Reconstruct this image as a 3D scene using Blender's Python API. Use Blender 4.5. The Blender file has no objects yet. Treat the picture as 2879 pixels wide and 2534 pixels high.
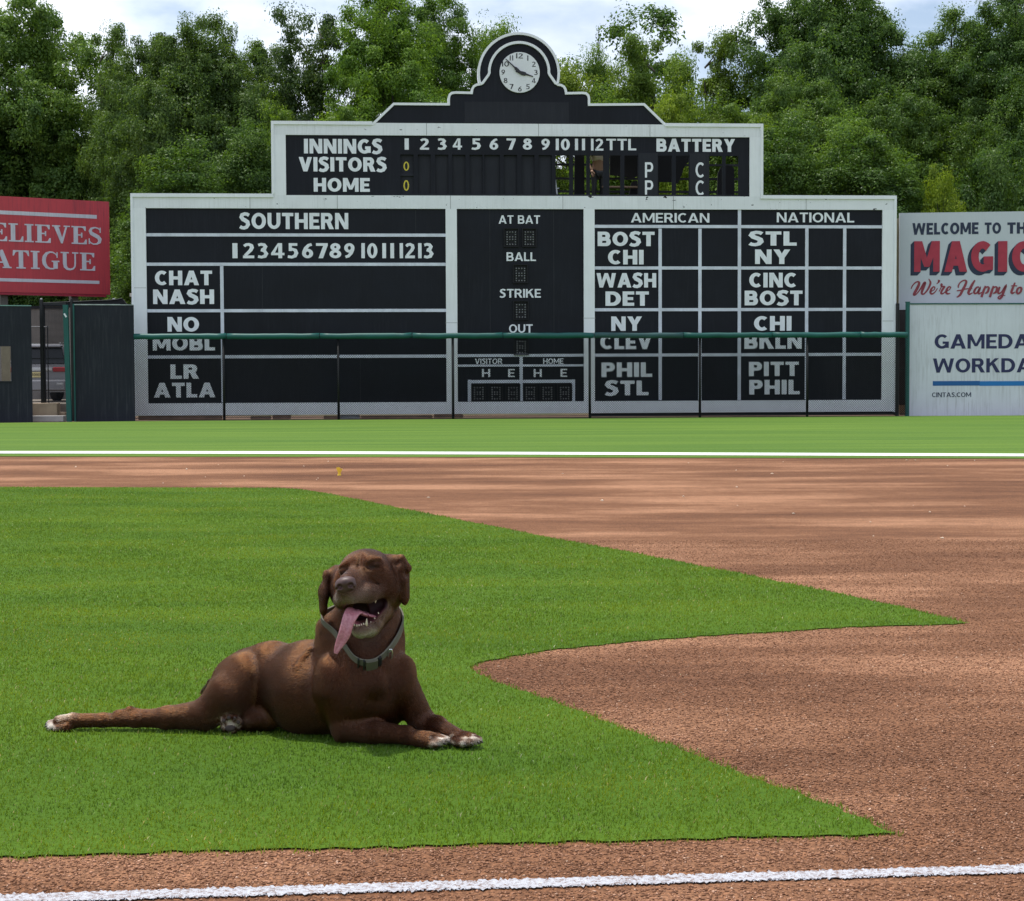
import bpy, bmesh, math, random
import numpy as np
from mathutils import Matrix, Vector

scene = bpy.context.scene
C = scene.collection
rng = np.random.default_rng(7)
random.seed(7)

# ------------------------------------------------------------------ camera
PW, PH = 2879.0, 2534.0
FPX = 4700.0
HORIZON = 1067.0
CAM_H = 0.92
PITCH = math.atan((PH / 2 - HORIZON) / FPX)
ROLL = 0.0042
R0 = Vector((1, 0, 0))
F0 = Vector((0, math.cos(PITCH), -math.sin(PITCH)))
U0 = Vector((0, math.sin(PITCH), math.cos(PITCH)))
RV = R0 * math.cos(ROLL) - U0 * math.sin(ROLL)
UV_ = R0 * math.sin(ROLL) + U0 * math.cos(ROLL)
CAM_P = Vector((0, 0, CAM_H))
cam_data = bpy.data.cameras.new('camera')
cam_data.sensor_fit = 'HORIZONTAL'
cam_data.sensor_width = 36.0
cam_data.lens = 36.0 * FPX / PW
cam_data.clip_start = 0.05
cam_data.clip_end = 6000
cam = bpy.data.objects.new('camera', cam_data)
C.objects.link(cam)
cam.matrix_world = Matrix((
    (RV.x, UV_.x, -F0.x, CAM_P.x), (RV.y, UV_.y, -F0.y, CAM_P.y),
    (RV.z, UV_.z, -F0.z, CAM_P.z), (0, 0, 0, 1)))
scene.camera = cam

# ------------------------------------------------------------------ sky, sun, exposure
SUN_EL = math.radians(75)
SUN_AZ = math.radians(-58)          # measured from +Y (behind the scoreboard) towards +X
EXPOSURE = 0.48
world = bpy.data.worlds.new('World')
scene.world = world
world.use_nodes = True
wn, wl = world.node_tree.nodes, world.node_tree.links
wn.clear()
wout = wn.new('ShaderNodeOutputWorld')
bg = wn.new('ShaderNodeBackground')
bg.inputs['Strength'].default_value = 0.11
sky = wn.new('ShaderNodeTexSky')
sky.sky_type = 'NISHITA'
sky.sun_disc = False
sky.sun_elevation = SUN_EL
sky.sun_rotation = SUN_AZ
sky.dust_density = 1.6
sky.air_density = 1.0
tc = wn.new('ShaderNodeTexCoord')
mp = wn.new('ShaderNodeMapping')
mp.inputs['Scale'].default_value = (3.0, 3.0, 6.5)
mp.inputs['Location'].default_value = (0.35, 0.2, 0.12)
n1 = wn.new('ShaderNodeTexNoise')
n1.inputs['Scale'].default_value = 1.9
n1.inputs['Detail'].default_value = 7
n1.inputs['Roughness'].default_value = 0.52
cr = wn.new('ShaderNodeValToRGB')
cr.color_ramp.elements[0].position = 0.40
cr.color_ramp.elements[0].color = (0.12, 0.12, 0.12, 1)
cr.color_ramp.elements[1].position = 0.60
cr.color_ramp.elements[1].color = (1, 1, 1, 1)
n2 = wn.new('ShaderNodeTexNoise')
n2.inputs['Scale'].default_value = 3.4
n2.inputs['Detail'].default_value = 5
cc = wn.new('ShaderNodeValToRGB')
cc.color_ramp.elements[0].position = 0.30
cc.color_ramp.elements[0].color = (6.4, 7.0, 8.2, 1)
cc.color_ramp.elements[1].position = 0.62
cc.color_ramp.elements[1].color = (8.8, 9.3, 10.2, 1)
mx = wn.new('ShaderNodeMix')
mx.data_type = 'RGBA'
wl.new(tc.outputs['Generated'], mp.inputs['Vector'])
wl.new(mp.outputs[0], n1.inputs['Vector'])
wl.new(mp.outputs[0], n2.inputs['Vector'])
wl.new(n1.outputs['Fac'], cr.inputs[0])
wl.new(n2.outputs['Fac'], cc.inputs[0])
wl.new(cr.outputs[0], mx.inputs[0])
wl.new(sky.outputs[0], mx.inputs[6])
wl.new(cc.outputs[0], mx.inputs[7])
wl.new(mx.outputs[2], bg.inputs['Color'])
wl.new(bg.outputs[0], wout.inputs['Surface'])

sun_data = bpy.data.lights.new('sun', 'SUN')
sun_data.energy = 3.2
sun_data.angle = math.radians(2.0)
sun_data.color = (1.0, 0.95, 0.87)
sun = bpy.data.objects.new('sun', sun_data)
C.objects.link(sun)
SUN_DIR = Vector((math.sin(SUN_AZ) * math.cos(SUN_EL), math.cos(SUN_AZ) * math.cos(SUN_EL), math.sin(SUN_EL)))
sun.rotation_euler = SUN_DIR.to_track_quat('Z', 'Y').to_euler()
scene.view_settings.view_transform = 'Standard'
scene.view_settings.look = 'None'
scene.view_settings.exposure = EXPOSURE
scene.view_settings.gamma = 1.0
scene.cycles.max_bounces = 8
scene.cycles.sample_clamp_indirect = 4.0
scene.cycles.transparent_max_bounces = 12
scene.cycles.use_denoising = True
scene.cycles.use_adaptive_sampling = False

# ------------------------------------------------------------------ pixel -> place
def ray(x, y):
    return F0 + RV * ((x - PW / 2) / FPX) + UV_ * ((PH / 2 - y) / FPX)

def at(x, y, d):
    return CAM_P + ray(x, y) * d

def ground(x, y, z=0.0):
    r = ray(x, y)
    return CAM_P + r * ((z - CAM_H) / r.z)

# ------------------------------------------------------------------ objects
def tag(o, label=None, cat=None, group=None, kind=None):
    if label: o['label'] = label
    if cat: o['category'] = cat
    if group: o['group'] = group
    if kind: o['kind'] = kind
    return o

def empty(name, loc, rz=0.0):
    o = bpy.data.objects.new(name, None)
    C.objects.link(o)
    o.location = loc
    o.rotation_euler = (0, 0, rz)
    o.empty_display_size = 0.1
    return o

def link(name, me, mat=None, parent=None, smooth=False):
    o = bpy.data.objects.new(name, me)
    C.objects.link(o)
    if mat is not None:
        me.materials.append(mat)
    if parent is not None:
        o.parent = parent
    if smooth and len(me.polygons):
        me.polygons.foreach_set('use_smooth', np.ones(len(me.polygons), bool))
    return o

def np_mesh(name, verts, faces):
    """verts (n,3), faces (m,k) with one k."""
    me = bpy.data.meshes.new(name)
    verts = np.asarray(verts, np.float32)
    faces = np.asarray(faces, np.int32)
    m, k = faces.shape
    me.vertices.add(len(verts))
    me.vertices.foreach_set('co', verts.ravel())
    me.loops.add(m * k)
    me.loops.foreach_set('vertex_index', faces.ravel())
    me.polygons.add(m)
    me.polygons.foreach_set('loop_start', np.arange(m, dtype=np.int32) * k)
    me.polygons.foreach_set('loop_total', np.full(m, k, np.int32))
    me.update(calc_edges=True)
    me.validate()
    return me

def point_color(me, name, cols):
    a = me.color_attributes.new(name, 'FLOAT_COLOR', 'POINT')
    c = np.ones((len(cols), 4), np.float32)
    c[:, :3] = cols
    a.data.foreach_set('color', c.ravel())

class MB:
    """collects shapes into one mesh"""
    def __init__(self):
        self.v, self.f = [], []
    def add(self, vs, fs):
        b = len(self.v)
        self.v += [tuple(v) for v in vs]
        self.f += [tuple(i + b for i in f) for f in fs]
        return self
    def box(self, x0, x1, y0, y1, z0, z1):
        vs = [(x0, y0, z0), (x1, y0, z0), (x1, y1, z0), (x0, y1, z0), (x0, y0, z1), (x1, y0, z1), (x1, y1, z1), (x0, y1, z1)]
        fs = [(0, 3, 2, 1), (4, 5, 6, 7), (0, 1, 5, 4), (1, 2, 6, 5), (2, 3, 7, 6), (3, 0, 4, 7)]
        return self.add(vs, fs)
    def tube(self, pts, rad, n=10, caps=True):
        pts = [Vector(p) for p in pts]
        if not hasattr(rad, '__len__'):
            rad = [rad] * len(pts)
        rings, b = [], []
        vs, fs = [], []
        prev = None
        for i, p in enumerate(pts):
            t = (pts[min(i + 1, len(pts) - 1)] - pts[max(i - 1, 0)])
            if t.length < 1e-9: t = Vector((0, 0, 1))
            t.normalize()
            if prev is None:
                a = Vector((0, 0, 1)) if abs(t.z) < 0.9 else Vector((1, 0, 0))
                u = t.cross(a).normalized()
            else:
                u = (prev - t * prev.dot(t)).normalized()
            prev = u
            w = t.cross(u)
            for k in range(n):
                an = 2 * math.pi * k / n
                vs.append(p + (u * math.cos(an) + w * math.sin(an)) * rad[i])
        for i in range(len(pts) - 1):
            for k in range(n):
                k2 = (k + 1) % n
                fs.append((i * n + k, i * n + k2, (i + 1) * n + k2, (i + 1) * n + k))
        if caps:
            fs.append(tuple(reversed(range(n))))
            fs.append(tuple(range((len(pts) - 1) * n, len(pts) * n)))
        return self.add(vs, fs)
    def prism(self, poly, y0, y1):
        """poly: [(x,z)] outline facing -y, extruded from y0 (front) to y1 (back)"""
        n = len(poly)
        area = sum(poly[i][0] * poly[(i + 1) % n][1] - poly[(i + 1) % n][0] * poly[i][1] for i in range(n))
        if area < 0: poly = poly[::-1]
        vs = [(p[0], y0, p[1]) for p in poly] + [(p[0], y1, p[1]) for p in poly]
        fs = [tuple(range(n)), tuple(reversed(range(n, 2 * n)))]
        for i in range(n):
            j = (i + 1) % n
            fs.append((j, i, n + i, n + j))
        return self.add(vs, fs)
    def stroke(self, pts, width, y0, y1, closed=False):
        """flat band of constant or varying width along pts [(x,z)], from y0 to y1"""
        P = [Vector((p[0], p[1])) for p in pts]
        n = len(P)
        if not hasattr(width, '__len__'): width = [width] * n
        L, Rr = [], []
        for i in range(n):
            if closed:
                a, b = P[(i - 1) % n], P[(i + 1) % n]
            else:
                a, b = P[max(i - 1, 0)], P[min(i + 1, n - 1)]
            d1 = (P[i] - a); d2 = (b - P[i])
            if d1.length < 1e-9: d1 = d2
            if d2.length < 1e-9: d2 = d1
            d1 = d1.normalized(); d2 = d2.normalized()
            t = (d1 + d2)
            if t.length < 1e-6: t = d1
            t.normalize()
            nn = Vector((-t.y, t.x))
            s = 1.0 / max(0.5, nn.dot(Vector((-d1.y, d1.x))))
            L.append(P[i] + nn * width[i] * 0.5 * s)
            Rr.append(P[i] - nn * width[i] * 0.5 * s)
        vs = [(p.x, y0, p.y) for p in L] + [(p.x, y0, p.y) for p in Rr] + [(p.x, y1, p.y) for p in L] + [(p.x, y1, p.y) for p in Rr]
        fs = []
        m = n if closed else n - 1
        for i in range(m):
            j = (i + 1) % n
            fs += [(i, n + i, n + j, j), (i, j, 2 * n + j, 2 * n + i), (n + j, n + i, 3 * n + i, 3 * n + j)]
        if not closed:
            fs += [(0, 2 * n, 3 * n, n), (n - 1, 2 * n - 1, 4 * n - 1, 3 * n - 1)]
        return self.add(vs, fs)
    def build(self, name, mat=None, parent=None, smooth=False, bevel=0.0):
        me = bpy.data.meshes.new(name)
        me.from_pydata(self.v, [], self.f)
        me.update()
        o = link(name, me, mat, parent, smooth)
        if bevel:
            m = o.modifiers.new('bevel', 'BEVEL')
            m.width = bevel; m.segments = 2; m.limit_method = 'ANGLE'
        return o

# ------------------------------------------------------------------ materials
def new_mat(name):
    m = bpy.data.materials.new(name)
    m.use_nodes = True
    nt = m.node_tree
    return m, nt, nt.nodes['Principled BSDF']

def ramp(nt, stops):
    r = nt.nodes.new('ShaderNodeValToRGB')
    e = r.color_ramp.elements
    while len(e) > 1: e.remove(e[0])
    e[0].position, e[0].color = stops[0][0], (*stops[0][1], 1)
    for p, c in stops[1:]:
        x = e.new(p); x.color = (*c, 1)
    return r

def tex(nt, kind='Object', scale=(1, 1, 1)):
    t = nt.nodes.new('ShaderNodeTexCoord')
    m = nt.nodes.new('ShaderNodeMapping')
    m.inputs['Scale'].default_value = scale
    nt.links.new(t.outputs[kind], m.inputs[0])
    return m.outputs[0]

def noise(nt, vec, scale, detail=4, rough=0.55):
    n = nt.nodes.new('ShaderNodeTexNoise')
    n.inputs['Scale'].default_value = scale
    n.inputs['Detail'].default_value = detail
    n.inputs['Roughness'].default_value = rough
    nt.links.new(vec, n.inputs['Vector'])
    return n.outputs['Fac']

def mix(nt, fac, a, b, blend='MIX'):
    m = nt.nodes.new('ShaderNodeMix')
    m.data_type = 'RGBA'; m.blend_type = blend
    for sock, v in ((m.inputs[0], fac), (m.inputs[6], a), (m.inputs[7], b)):
        if isinstance(v, bpy.types.NodeSocket): nt.links.new(v, sock)
        elif isinstance(v, (int, float)): sock.default_value = v
        else: sock.default_value = (*v, 1)
    return m.outputs[2]

def bump(nt, bsdf, h, strength=0.3, dist=0.01):
    b = nt.nodes.new('ShaderNodeBump')
    b.inputs['Strength'].default_value = strength
    b.inputs['Distance'].default_value = dist
    nt.links.new(h, b.inputs['Height'])
    nt.links.new(b.outputs[0], bsdf.inputs['Normal'])

def paint(name, col, rough=0.6, var=0.12, nscale=3.0, streak=0.0, streak_col=(0.1, 0.1, 0.1), spots=0.0, spot_col=(0.02, 0.022, 0.025),
          vscale=(1, 1, 1), spec=0.4, metallic=0.0):
    """painted surface: mottled tone, optional vertical streaks and peeled spots"""
    m, nt, b = new_mat(name)
    v = tex(nt, 'Object', vscale)
    n = noise(nt, v, nscale, 6, 0.6)
    lo = tuple(c * (1 - var) for c in col); hi = tuple(min(1, c * (1 + var)) for c in col)
    r = ramp(nt, [(0.3, lo), (0.7, hi)])
    nt.links.new(n, r.inputs[0])
    c = r.outputs[0]
    if streak:
        sv = tex(nt, 'Object', (9, 9, 0.55))
        sn = noise(nt, sv, 2.2, 8, 0.68)
        sr = ramp(nt, [(0.47, (0, 0, 0)), (0.70, (min(1, streak * 1.5),) * 3)])
        nt.links.new(sn, sr.inputs[0])
        pn_ = noise(nt, tex(nt, 'Object', (1, 1, .5)), 1.1, 4, .6)
        pr_ = ramp(nt, [(0.40, (.12,) * 3), (0.62, (1, 1, 1))]); nt.links.new(pn_, pr_.inputs[0])
        sf = mix(nt, 1.0, sr.outputs[0], pr_.outputs[0], 'MULTIPLY')
        c = mix(nt, sf, c, streak_col)
    if spots:
        pv = tex(nt, 'Object', (1.3, 1.3, 2.6))
        pn = noise(nt, pv, 4.2, 5, 0.6)
        pr = ramp(nt, [(spots, (0, 0, 0)), (spots + 0.012, (1, 1, 1))])
        nt.links.new(pn, pr.inputs[0])
        c = mix(nt, pr.outputs[0], c, spot_col)
    nt.links.new(c, b.inputs['Base Color'])
    b.inputs['Roughness'].default_value = rough
    b.inputs['Specular IOR Level'].default_value = spec
    b.inputs['Metallic'].default_value = metallic
    fine = noise(nt, tex(nt), 40, 3)
    bump(nt, b, fine, 0.12, 0.004)
    return m
# ------------------------------------------------------------------ ground
S = 2879.0 / 2044.0
def sheet(name, pts, z, mat, kind='structure', sub=0):
    me = bpy.data.meshes.new(name)
    bm = bmesh.new()
    vs = [bm.verts.new((p[0], p[1], z)) for p in pts]
    f = bm.faces.new(vs)
    if f.normal.z < 0: f.normal_flip()
    bm.normal_update()
    if f.normal.z < 0: f.normal_flip()
    bmesh.ops.triangulate(bm, faces=bm.faces[:])
    bm.to_mesh(me); bm.free()
    return tag(link(name, me, mat), kind=kind)

def g2(x, y): 
    p = ground(x, y); return (p.x, p.y)

# terrain beyond the field
m, nt, b = new_mat('terrain_soil')
n = noise(nt, tex(nt), 0.6, 6)
r = ramp(nt, [(0.35, (0.055, 0.075, 0.025)), (0.6, (0.13, 0.10, 0.065))])
nt.links.new(n, r.inputs[0]); nt.links.new(r.outputs[0], b.inputs['Base Color'])
b.inputs['Roughness'].default_value = 1
M_TERRAIN = m
sheet('terrain', [(-2500, -2500), (2500, -2500), (2500, 2500), (-2500, 2500)], -0.02, M_TERRAIN)

# crushed brick dirt
m, nt, b = new_mat('infield_dirt')
vo = tex(nt)
band = noise(nt, tex(nt, 'Object', (0.32, 0.95, 1)), 1.15, 5, 0.62)
grain = noise(nt, vo, 95, 5, 0.75)
grit = nt.nodes.new('ShaderNodeTexVoronoi'); grit.inputs['Scale'].default_value = 120
nt.links.new(vo, grit.inputs['Vector'])
mid = noise(nt, vo, 14, 4, 0.6)
r1 = ramp(nt, [(0.33, (0.108, 0.048, 0.025)), (0.49, (0.176, 0.083, 0.043)), (0.64, (0.315, 0.165, 0.094))])
nt.links.new(band, r1.inputs[0])
r2 = ramp(nt, [(0.38, (0.42, 0.40, 0.40)), (0.50, (1, 1, 1)), (0.62, (1.75, 1.7, 1.65))])
nt.links.new(grain, r2.inputs[0])
c = mix(nt, 0.85, r1.outputs[0], r2.outputs[0], 'MULTIPLY')
r3 = ramp(nt, [(0.3, (0.82, 0.82, 0.82)), (0.7, (1.14, 1.14, 1.14))])
nt.links.new(mid, r3.inputs[0])
c = mix(nt, 1.0, c, r3.outputs[0], 'MULTIPLY')
nt.links.new(c, b.inputs['Base Color'])
b.inputs['Roughness'].default_value = 0.95
b.inputs['Specular IOR Level'].default_value = 0.15
ad = nt.nodes.new('ShaderNodeMath'); ad.operation = 'ADD'
nt.links.new(grain, ad.inputs[0]); nt.links.new(grit.outputs['Distance'], ad.inputs[1])
bump(nt, b, ad.outputs[0], 0.6, 0.008)
M_DIRT = m
sheet('infield_dirt', [(-30, 1.2), (30, 1.2), (30, 24), (-30, 24)], 0.0, M_DIRT)

# grass sheets
def grass_sheet_mat(name, lo, hi, sc, tint):
    m, nt, b = new_mat(name)
    n = noise(nt, tex(nt, 'Object', (1, 1, 1)), sc, 6, 0.7)
    r = ramp(nt, [(0.3, lo), (0.7, hi)])
    nt.links.new(n, r.inputs[0])
    st = noise(nt, tex(nt, 'Object', (0.10, 1.1, 1)), 1.3, 5, 0.6)
    r2 = ramp(nt, [(0.35, tint), (0.65, (1.18, 1.12, 1.0))])
    nt.links.new(st, r2.inputs[0])
    c = mix(nt, 1.0, r.outputs[0], r2.outputs[0], 'MULTIPLY')
    nt.links.new(c, b.inputs['Base Color'])
    b.inputs['Roughness'].default_value = 0.9
    b.inputs['Specular IOR Level'].default_value = 0.1
    bump(nt, b, n, 0.6, 0.03)
    return m
M_INGRASS = grass_sheet_mat('infield_turf', (0.055, 0.115, 0.010), (0.085, 0.165, 0.016), 60, (0.85, 0.9, 0.9))
M_OUTGRASS = grass_sheet_mat('outfield_turf', (0.072, 0.136, 0.022), (0.112, 0.192, 0.034), 22, (0.70, 0.80, 0.80))

D = [(-900, 972), (0, 973), (300, 974), (560, 975), (600, 978), (650, 985), (725, 1000), (880, 1031), (1000, 1054), (1100, 1075), (1250, 1101),
     (1400, 1131), (1520, 1154), (1650, 1181), (1760, 1204), (1860, 1227), (1915, 1240), (1940, 1245), (1900, 1248), (1700, 1254), (1450, 1269),
     (1250, 1284), (1100, 1300), (1000, 1316), (960, 1326), (946, 1332), (955, 1340), (990, 1361), (1100, 1400), (1200, 1437), (1300, 1475), (1400, 1512),
     (1500, 1550), (1580, 1579), (1650, 1605), (1730, 1637), (1780, 1660), (1793, 1668), (1760, 1672), (1500, 1678), (1200, 1686), (900, 1693), (600, 1701), (300, 1709),
     (0, 1718), (-700, 1736)]
GRASS_POLY = [g2(x * S, y * S) for x, y in D]
def edge_shift(P):
    x, y = P[:, 0], P[:, 1]
    a = np.sin(x * 41 + 2.1 * np.sin(y * 33)) + np.sin(y * 57 + 1.7 * np.sin(x * 29)) + .8 * np.sin(x * 113 + y * 97) + 1.5 * np.sin(x * 9.3 + 1.1 * np.sin(y * 7.1))
    b_ = np.sin(y * 47 + 1.9 * np.sin(x * 37)) + np.sin(x * 61 + 1.3 * np.sin(y * 23)) + .8 * np.sin(y * 121 - x * 89) + 1.5 * np.sin(y * 8.1 + 1.3 * np.sin(x * 6.3))
    return P + .0042 * np.stack([a, b_], 1)
dn = []
for i in range(len(GRASS_POLY)):
    p, q_ = np.array(GRASS_POLY[i]), np.array(GRASS_POLY[(i + 1) % len(GRASS_POLY)])
    far_ = min(p[1], q_[1]) > 9 or abs(p[0]) > 4.5 and abs(q_[0]) > 4.5
    k_ = 2 if far_ else max(2, int(np.linalg.norm(q_ - p) / .02))
    for t_ in np.linspace(0, 1, k_, endpoint=False): dn.append(p + (q_ - p) * t_)
dn = np.array(dn)
nrm_ = np.roll(dn, -1, 0) - np.roll(dn, 1, 0); nrm_ = np.stack([-nrm_[:, 1], nrm_[:, 0]], 1); nrm_ /= np.linalg.norm(nrm_, axis=1, keepdims=True) + 1e-9
ar_ = (dn[:, 0] * np.roll(dn[:, 1], -1) - np.roll(dn[:, 0], -1) * dn[:, 1]).sum()
sheet('infield_grass', [tuple(p) for p in edge_shift(dn) + nrm_ * (.010 if ar_ > 0 else -.010)], 0.004, M_INGRASS)

far0 = [(-1500, 1279), (0, 1284.5), (1440, 1287), (2879, 1291), (4400, 1296)]
top0 = [(4400, 1160), (2879, 1169), (2520, 1171), (1440, 1178), (380, 1185), (0, 1190), (-1500, 1204)]
sheet('outfield_grass', [g2(*p) for p in far0] + [g2(*p) for p in top0], 0.006, M_OUTGRASS)

# white line at the outfield edge
m, nt, b = new_mat('field_line_paint')
n = noise(nt, tex(nt, 'Object', (1, 1, 1)), 30, 5)
r = ramp(nt, [(0.3, (0.50, 0.56, 0.48)), (0.6, (0.72, 0.75, 0.71))])
nt.links.new(n, r.inputs[0]); nt.links.new(r.outputs[0], b.inputs['Base Color'])
b.inputs['Roughness'].default_value = 0.9
M_LINE = m
up = [(-1500, 1265), (0, 1270.5), (720, 1271), (1440, 1273), (2160, 1275.5), (2879, 1278), (4400, 1283)]
lo = [(-1500, 1272), (0, 1277.2), (720, 1278.2), (1440, 1280.2), (2160, 1282.8), (2879, 1285.3), (4400, 1291)]
sheet('far_line', [g2(*p) for p in lo] + [g2(*p) for p in reversed(up)], 0.010, M_LINE)

# near chalk line: a ragged edged strip
m, nt, b = new_mat('chalk')
n = noise(nt, tex(nt), 110, 5, 0.7)
r = ramp(nt, [(0.40, (0.20, 0.14, 0.12)), (0.49, (0.40, 0.40, 0.43)), (0.7, (0.54, 0.56, 0.61))])
nt.links.new(n, r.inputs[0]); nt.links.new(r.outputs[0], b.inputs['Base Color'])
b.inputs['Roughness'].default_value = 1.0
bump(nt, b, n, 0.8, 0.008)
M_CHALK = m
up, lo = [], []
N = 1000
ru, rl = rng.normal(0, 1, N + 1), rng.normal(0, 1, N + 1)
for i in range(N + 1):
    x = -1700 + (PW + 3400) * i / N
    yu = 2515 - (2515 - 2431) * x / PW; yl = 2550 - (2550 - 2464) * x / PW
    up.append(g2(x, yu + ru[i] * 2.4 + 5.5)); lo.append(g2(x, yl + rl[i] * 2.4 - 6))
me = np_mesh('chalk_line', [(p[0], p[1], 0.004) for p in lo] + [(p[0], p[1], 0.004) for p in up],
             [(i, i + 1, N + 2 + i, N + 1 + i) for i in range(N)])
tag(link('chalk_line', me, M_CHALK), kind='structure')
CH_U = (np.array(g2(0, 2515)), np.array(g2(PW, 2431)))
CH_L = (np.array(g2(0, 2550)), np.array(g2(PW, 2464)))

# warning strip of bare soil under the fence
m, nt, b = new_mat('fence_soil')
n = noise(nt, tex(nt), 6, 6, 0.7)
r = ramp(nt, [(0.35, (0.05, 0.03, 0.022)), (0.65, (0.16, 0.095, 0.06))])
nt.links.new(n, r.inputs[0]); nt.links.new(r.outputs[0], b.inputs['Base Color'])
b.inputs['Roughness'].default_value = 1
M_SOIL = m
sheet('fence_soil_strip', [(-20, 36.0), (20, 36.0), (20, 43.5), (-20, 43.5)], -0.004, M_SOIL)

# ------------------------------------------------------------------ inside test
def inside(poly, P):
    x, y = P[:, 0], P[:, 1]
    res = np.zeros(len(P), bool)
    n = len(poly)
    for i in range(n):
        x0, y0 = poly[i]; x1, y1 = poly[(i + 1) % n]
        cond = ((y0 > y) != (y1 > y))
        with np.errstate(divide='ignore', invalid='ignore'):
            xi = x0 + (y - y0) * (x1 - x0) / (y1 - y0)
        res ^= cond & (x < xi)
    return res

# ------------------------------------------------------------------ grass blades
def scatter_depth(d0, d1, dens):
    """random ground points in the view wedge (widened by a metre), dens(d) per square metre"""
    out = []
    for a in np.arange(d0, d1, 0.25):
        b_ = min(a + 0.25, d1)
        w = b_ * 0.325 + 1.3
        k = int(dens((a + b_) / 2) * (b_ - a) * 2 * w)
        P = np.empty((k, 2)); P[:, 0] = rng.uniform(-w, w, k); P[:, 1] = rng.uniform(a, b_, k)
        out.append(P)
    return np.concatenate(out)

P = scatter_depth(3.1, 14.6, lambda d: 26000 * min(1.0, (4.3 / d) ** 1.35))
jit = P - (edge_shift(P) - P) + rng.normal(0, 0.0095, P.shape)
P = P[inside(GRASS_POLY, jit)]
n = len(P)
d = P[:, 1]
h = rng.uniform(0.0065, 0.0150, n) * (1 + 0.1 * rng.normal(size=n)).clip(0.7, 1.4)
h *= 0.92 + 0.35 * (np.sin(P[:, 0] * 3.1 + np.sin(P[:, 1] * 2.3) * 2) * 0.5 + 0.5) * 0.5
w = rng.uniform(0.0008, 0.0016, n) * np.clip(d / 4.3, 1.0, 2.2) ** 0.8
az = rng.uniform(0, 2 * np.pi, n)
lean = np.abs(rng.normal(0.35, 0.28, n))
la = rng.uniform(0, 2 * np.pi, n)
la = np.where(rng.random(n) < 0.35, rng.normal(0.2, 0.6, n), la)
wx, wy = np.cos(az) * w, np.sin(az) * w
lx, ly = np.cos(la) * lean * h, np.sin(la) * lean * h
V = np.empty((n, 5, 3), np.float32)
V[:, 0] = np.stack([P[:, 0] - wx, P[:, 1] - wy, np.zeros(n)], 1)
V[:, 1] = np.stack([P[:, 0] + wx, P[:, 1] + wy, np.zeros(n)], 1)
V[:, 2] = np.stack([P[:, 0] - wx * .8 + lx * .4, P[:, 1] - wy * .8 + ly * .4, h * .6], 1)
V[:, 3] = np.stack([P[:, 0] + wx * .8 + lx * .4, P[:, 1] + wy * .8 + ly * .4, h * .6], 1)
V[:, 4] = np.stack([P[:, 0] + lx, P[:, 1] + ly, h * (1 - 0.25 * lean)], 1)
base = (np.arange(n) * 5)[:, None]
F = np.concatenate([base + np.array([[0, 1, 3]]), base + np.array([[0, 3, 2]]), base + np.array([[2, 3, 4]])], 0)
me = np_mesh('grass', V.reshape(-1, 3), F)
m = bpy.data.materials.new('grass_blade'); m.use_nodes = True
nt = m.node_tree; nt.nodes.clear()
out = nt.nodes.new('ShaderNodeOutputMaterial')
gi = nt.nodes.new('ShaderNodeNewGeometry')
r = ramp(nt, [(0.0, (0.090, 0.166, 0.011)), (0.45, (0.130, 0.216, 0.015)), (0.82, (0.176, 0.265, 0.020)), (0.985, (0.20, 0.33, 0.05)), (0.988, (0.36, 0.33, 0.16)), (1.0, (0.50, 0.46, 0.30))])
nt.links.new(gi.outputs['Random Per Island'], r.inputs[0])
pn = noise(nt, tex(nt, 'Object', (0.7, 1.6, 1)), 1.3, 5, 0.6)
r2 = ramp(nt, [(0.36, (0.70, 0.80, 0.88)), (0.5, (1.0, 1.0, 1.0)), (0.64, (1.42, 1.20, 1.15))])
nt.links.new(pn, r2.inputs[0])
c = mix(nt, 1.0, r.outputs[0], r2.outputs[0], 'MULTIPLY')
df = nt.nodes.new('ShaderNodeBsdfDiffuse'); tr = nt.nodes.new('ShaderNodeBsdfTranslucent'); ms = nt.nodes.new('ShaderNodeMixShader')
gl = nt.nodes.new('ShaderNodeBsdfGlossy'); gl.inputs['Roughness'].default_value = 0.45
gl.inputs['Color'].default_value = (0.6, 0.65, 0.6, 1)
ms2 = nt.nodes.new('ShaderNodeMixShader'); ms2.inputs[0].default_value = 0.04
nt.links.new(c, df.inputs[0])
tcol = mix(nt, 1.0, c, (1.25, 1.15, 0.6), 'MULTIPLY')
nt.links.new(tcol, tr.inputs[0])
ms.inputs[0].default_value = 0.42
nt.links.new(df.outputs[0], ms.inputs[1]); nt.links.new(tr.outputs[0], ms.inputs[2])
nt.links.new(ms.outputs[0], ms2.inputs[1]); nt.links.new(gl.outputs[0], ms2.inputs[2])
nt.links.new(ms2.outputs[0], out.inputs[0])
tag(link('grass', me, m), 'short mown green turf around the lying brown dog', 'grass', kind='stuff')

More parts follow.
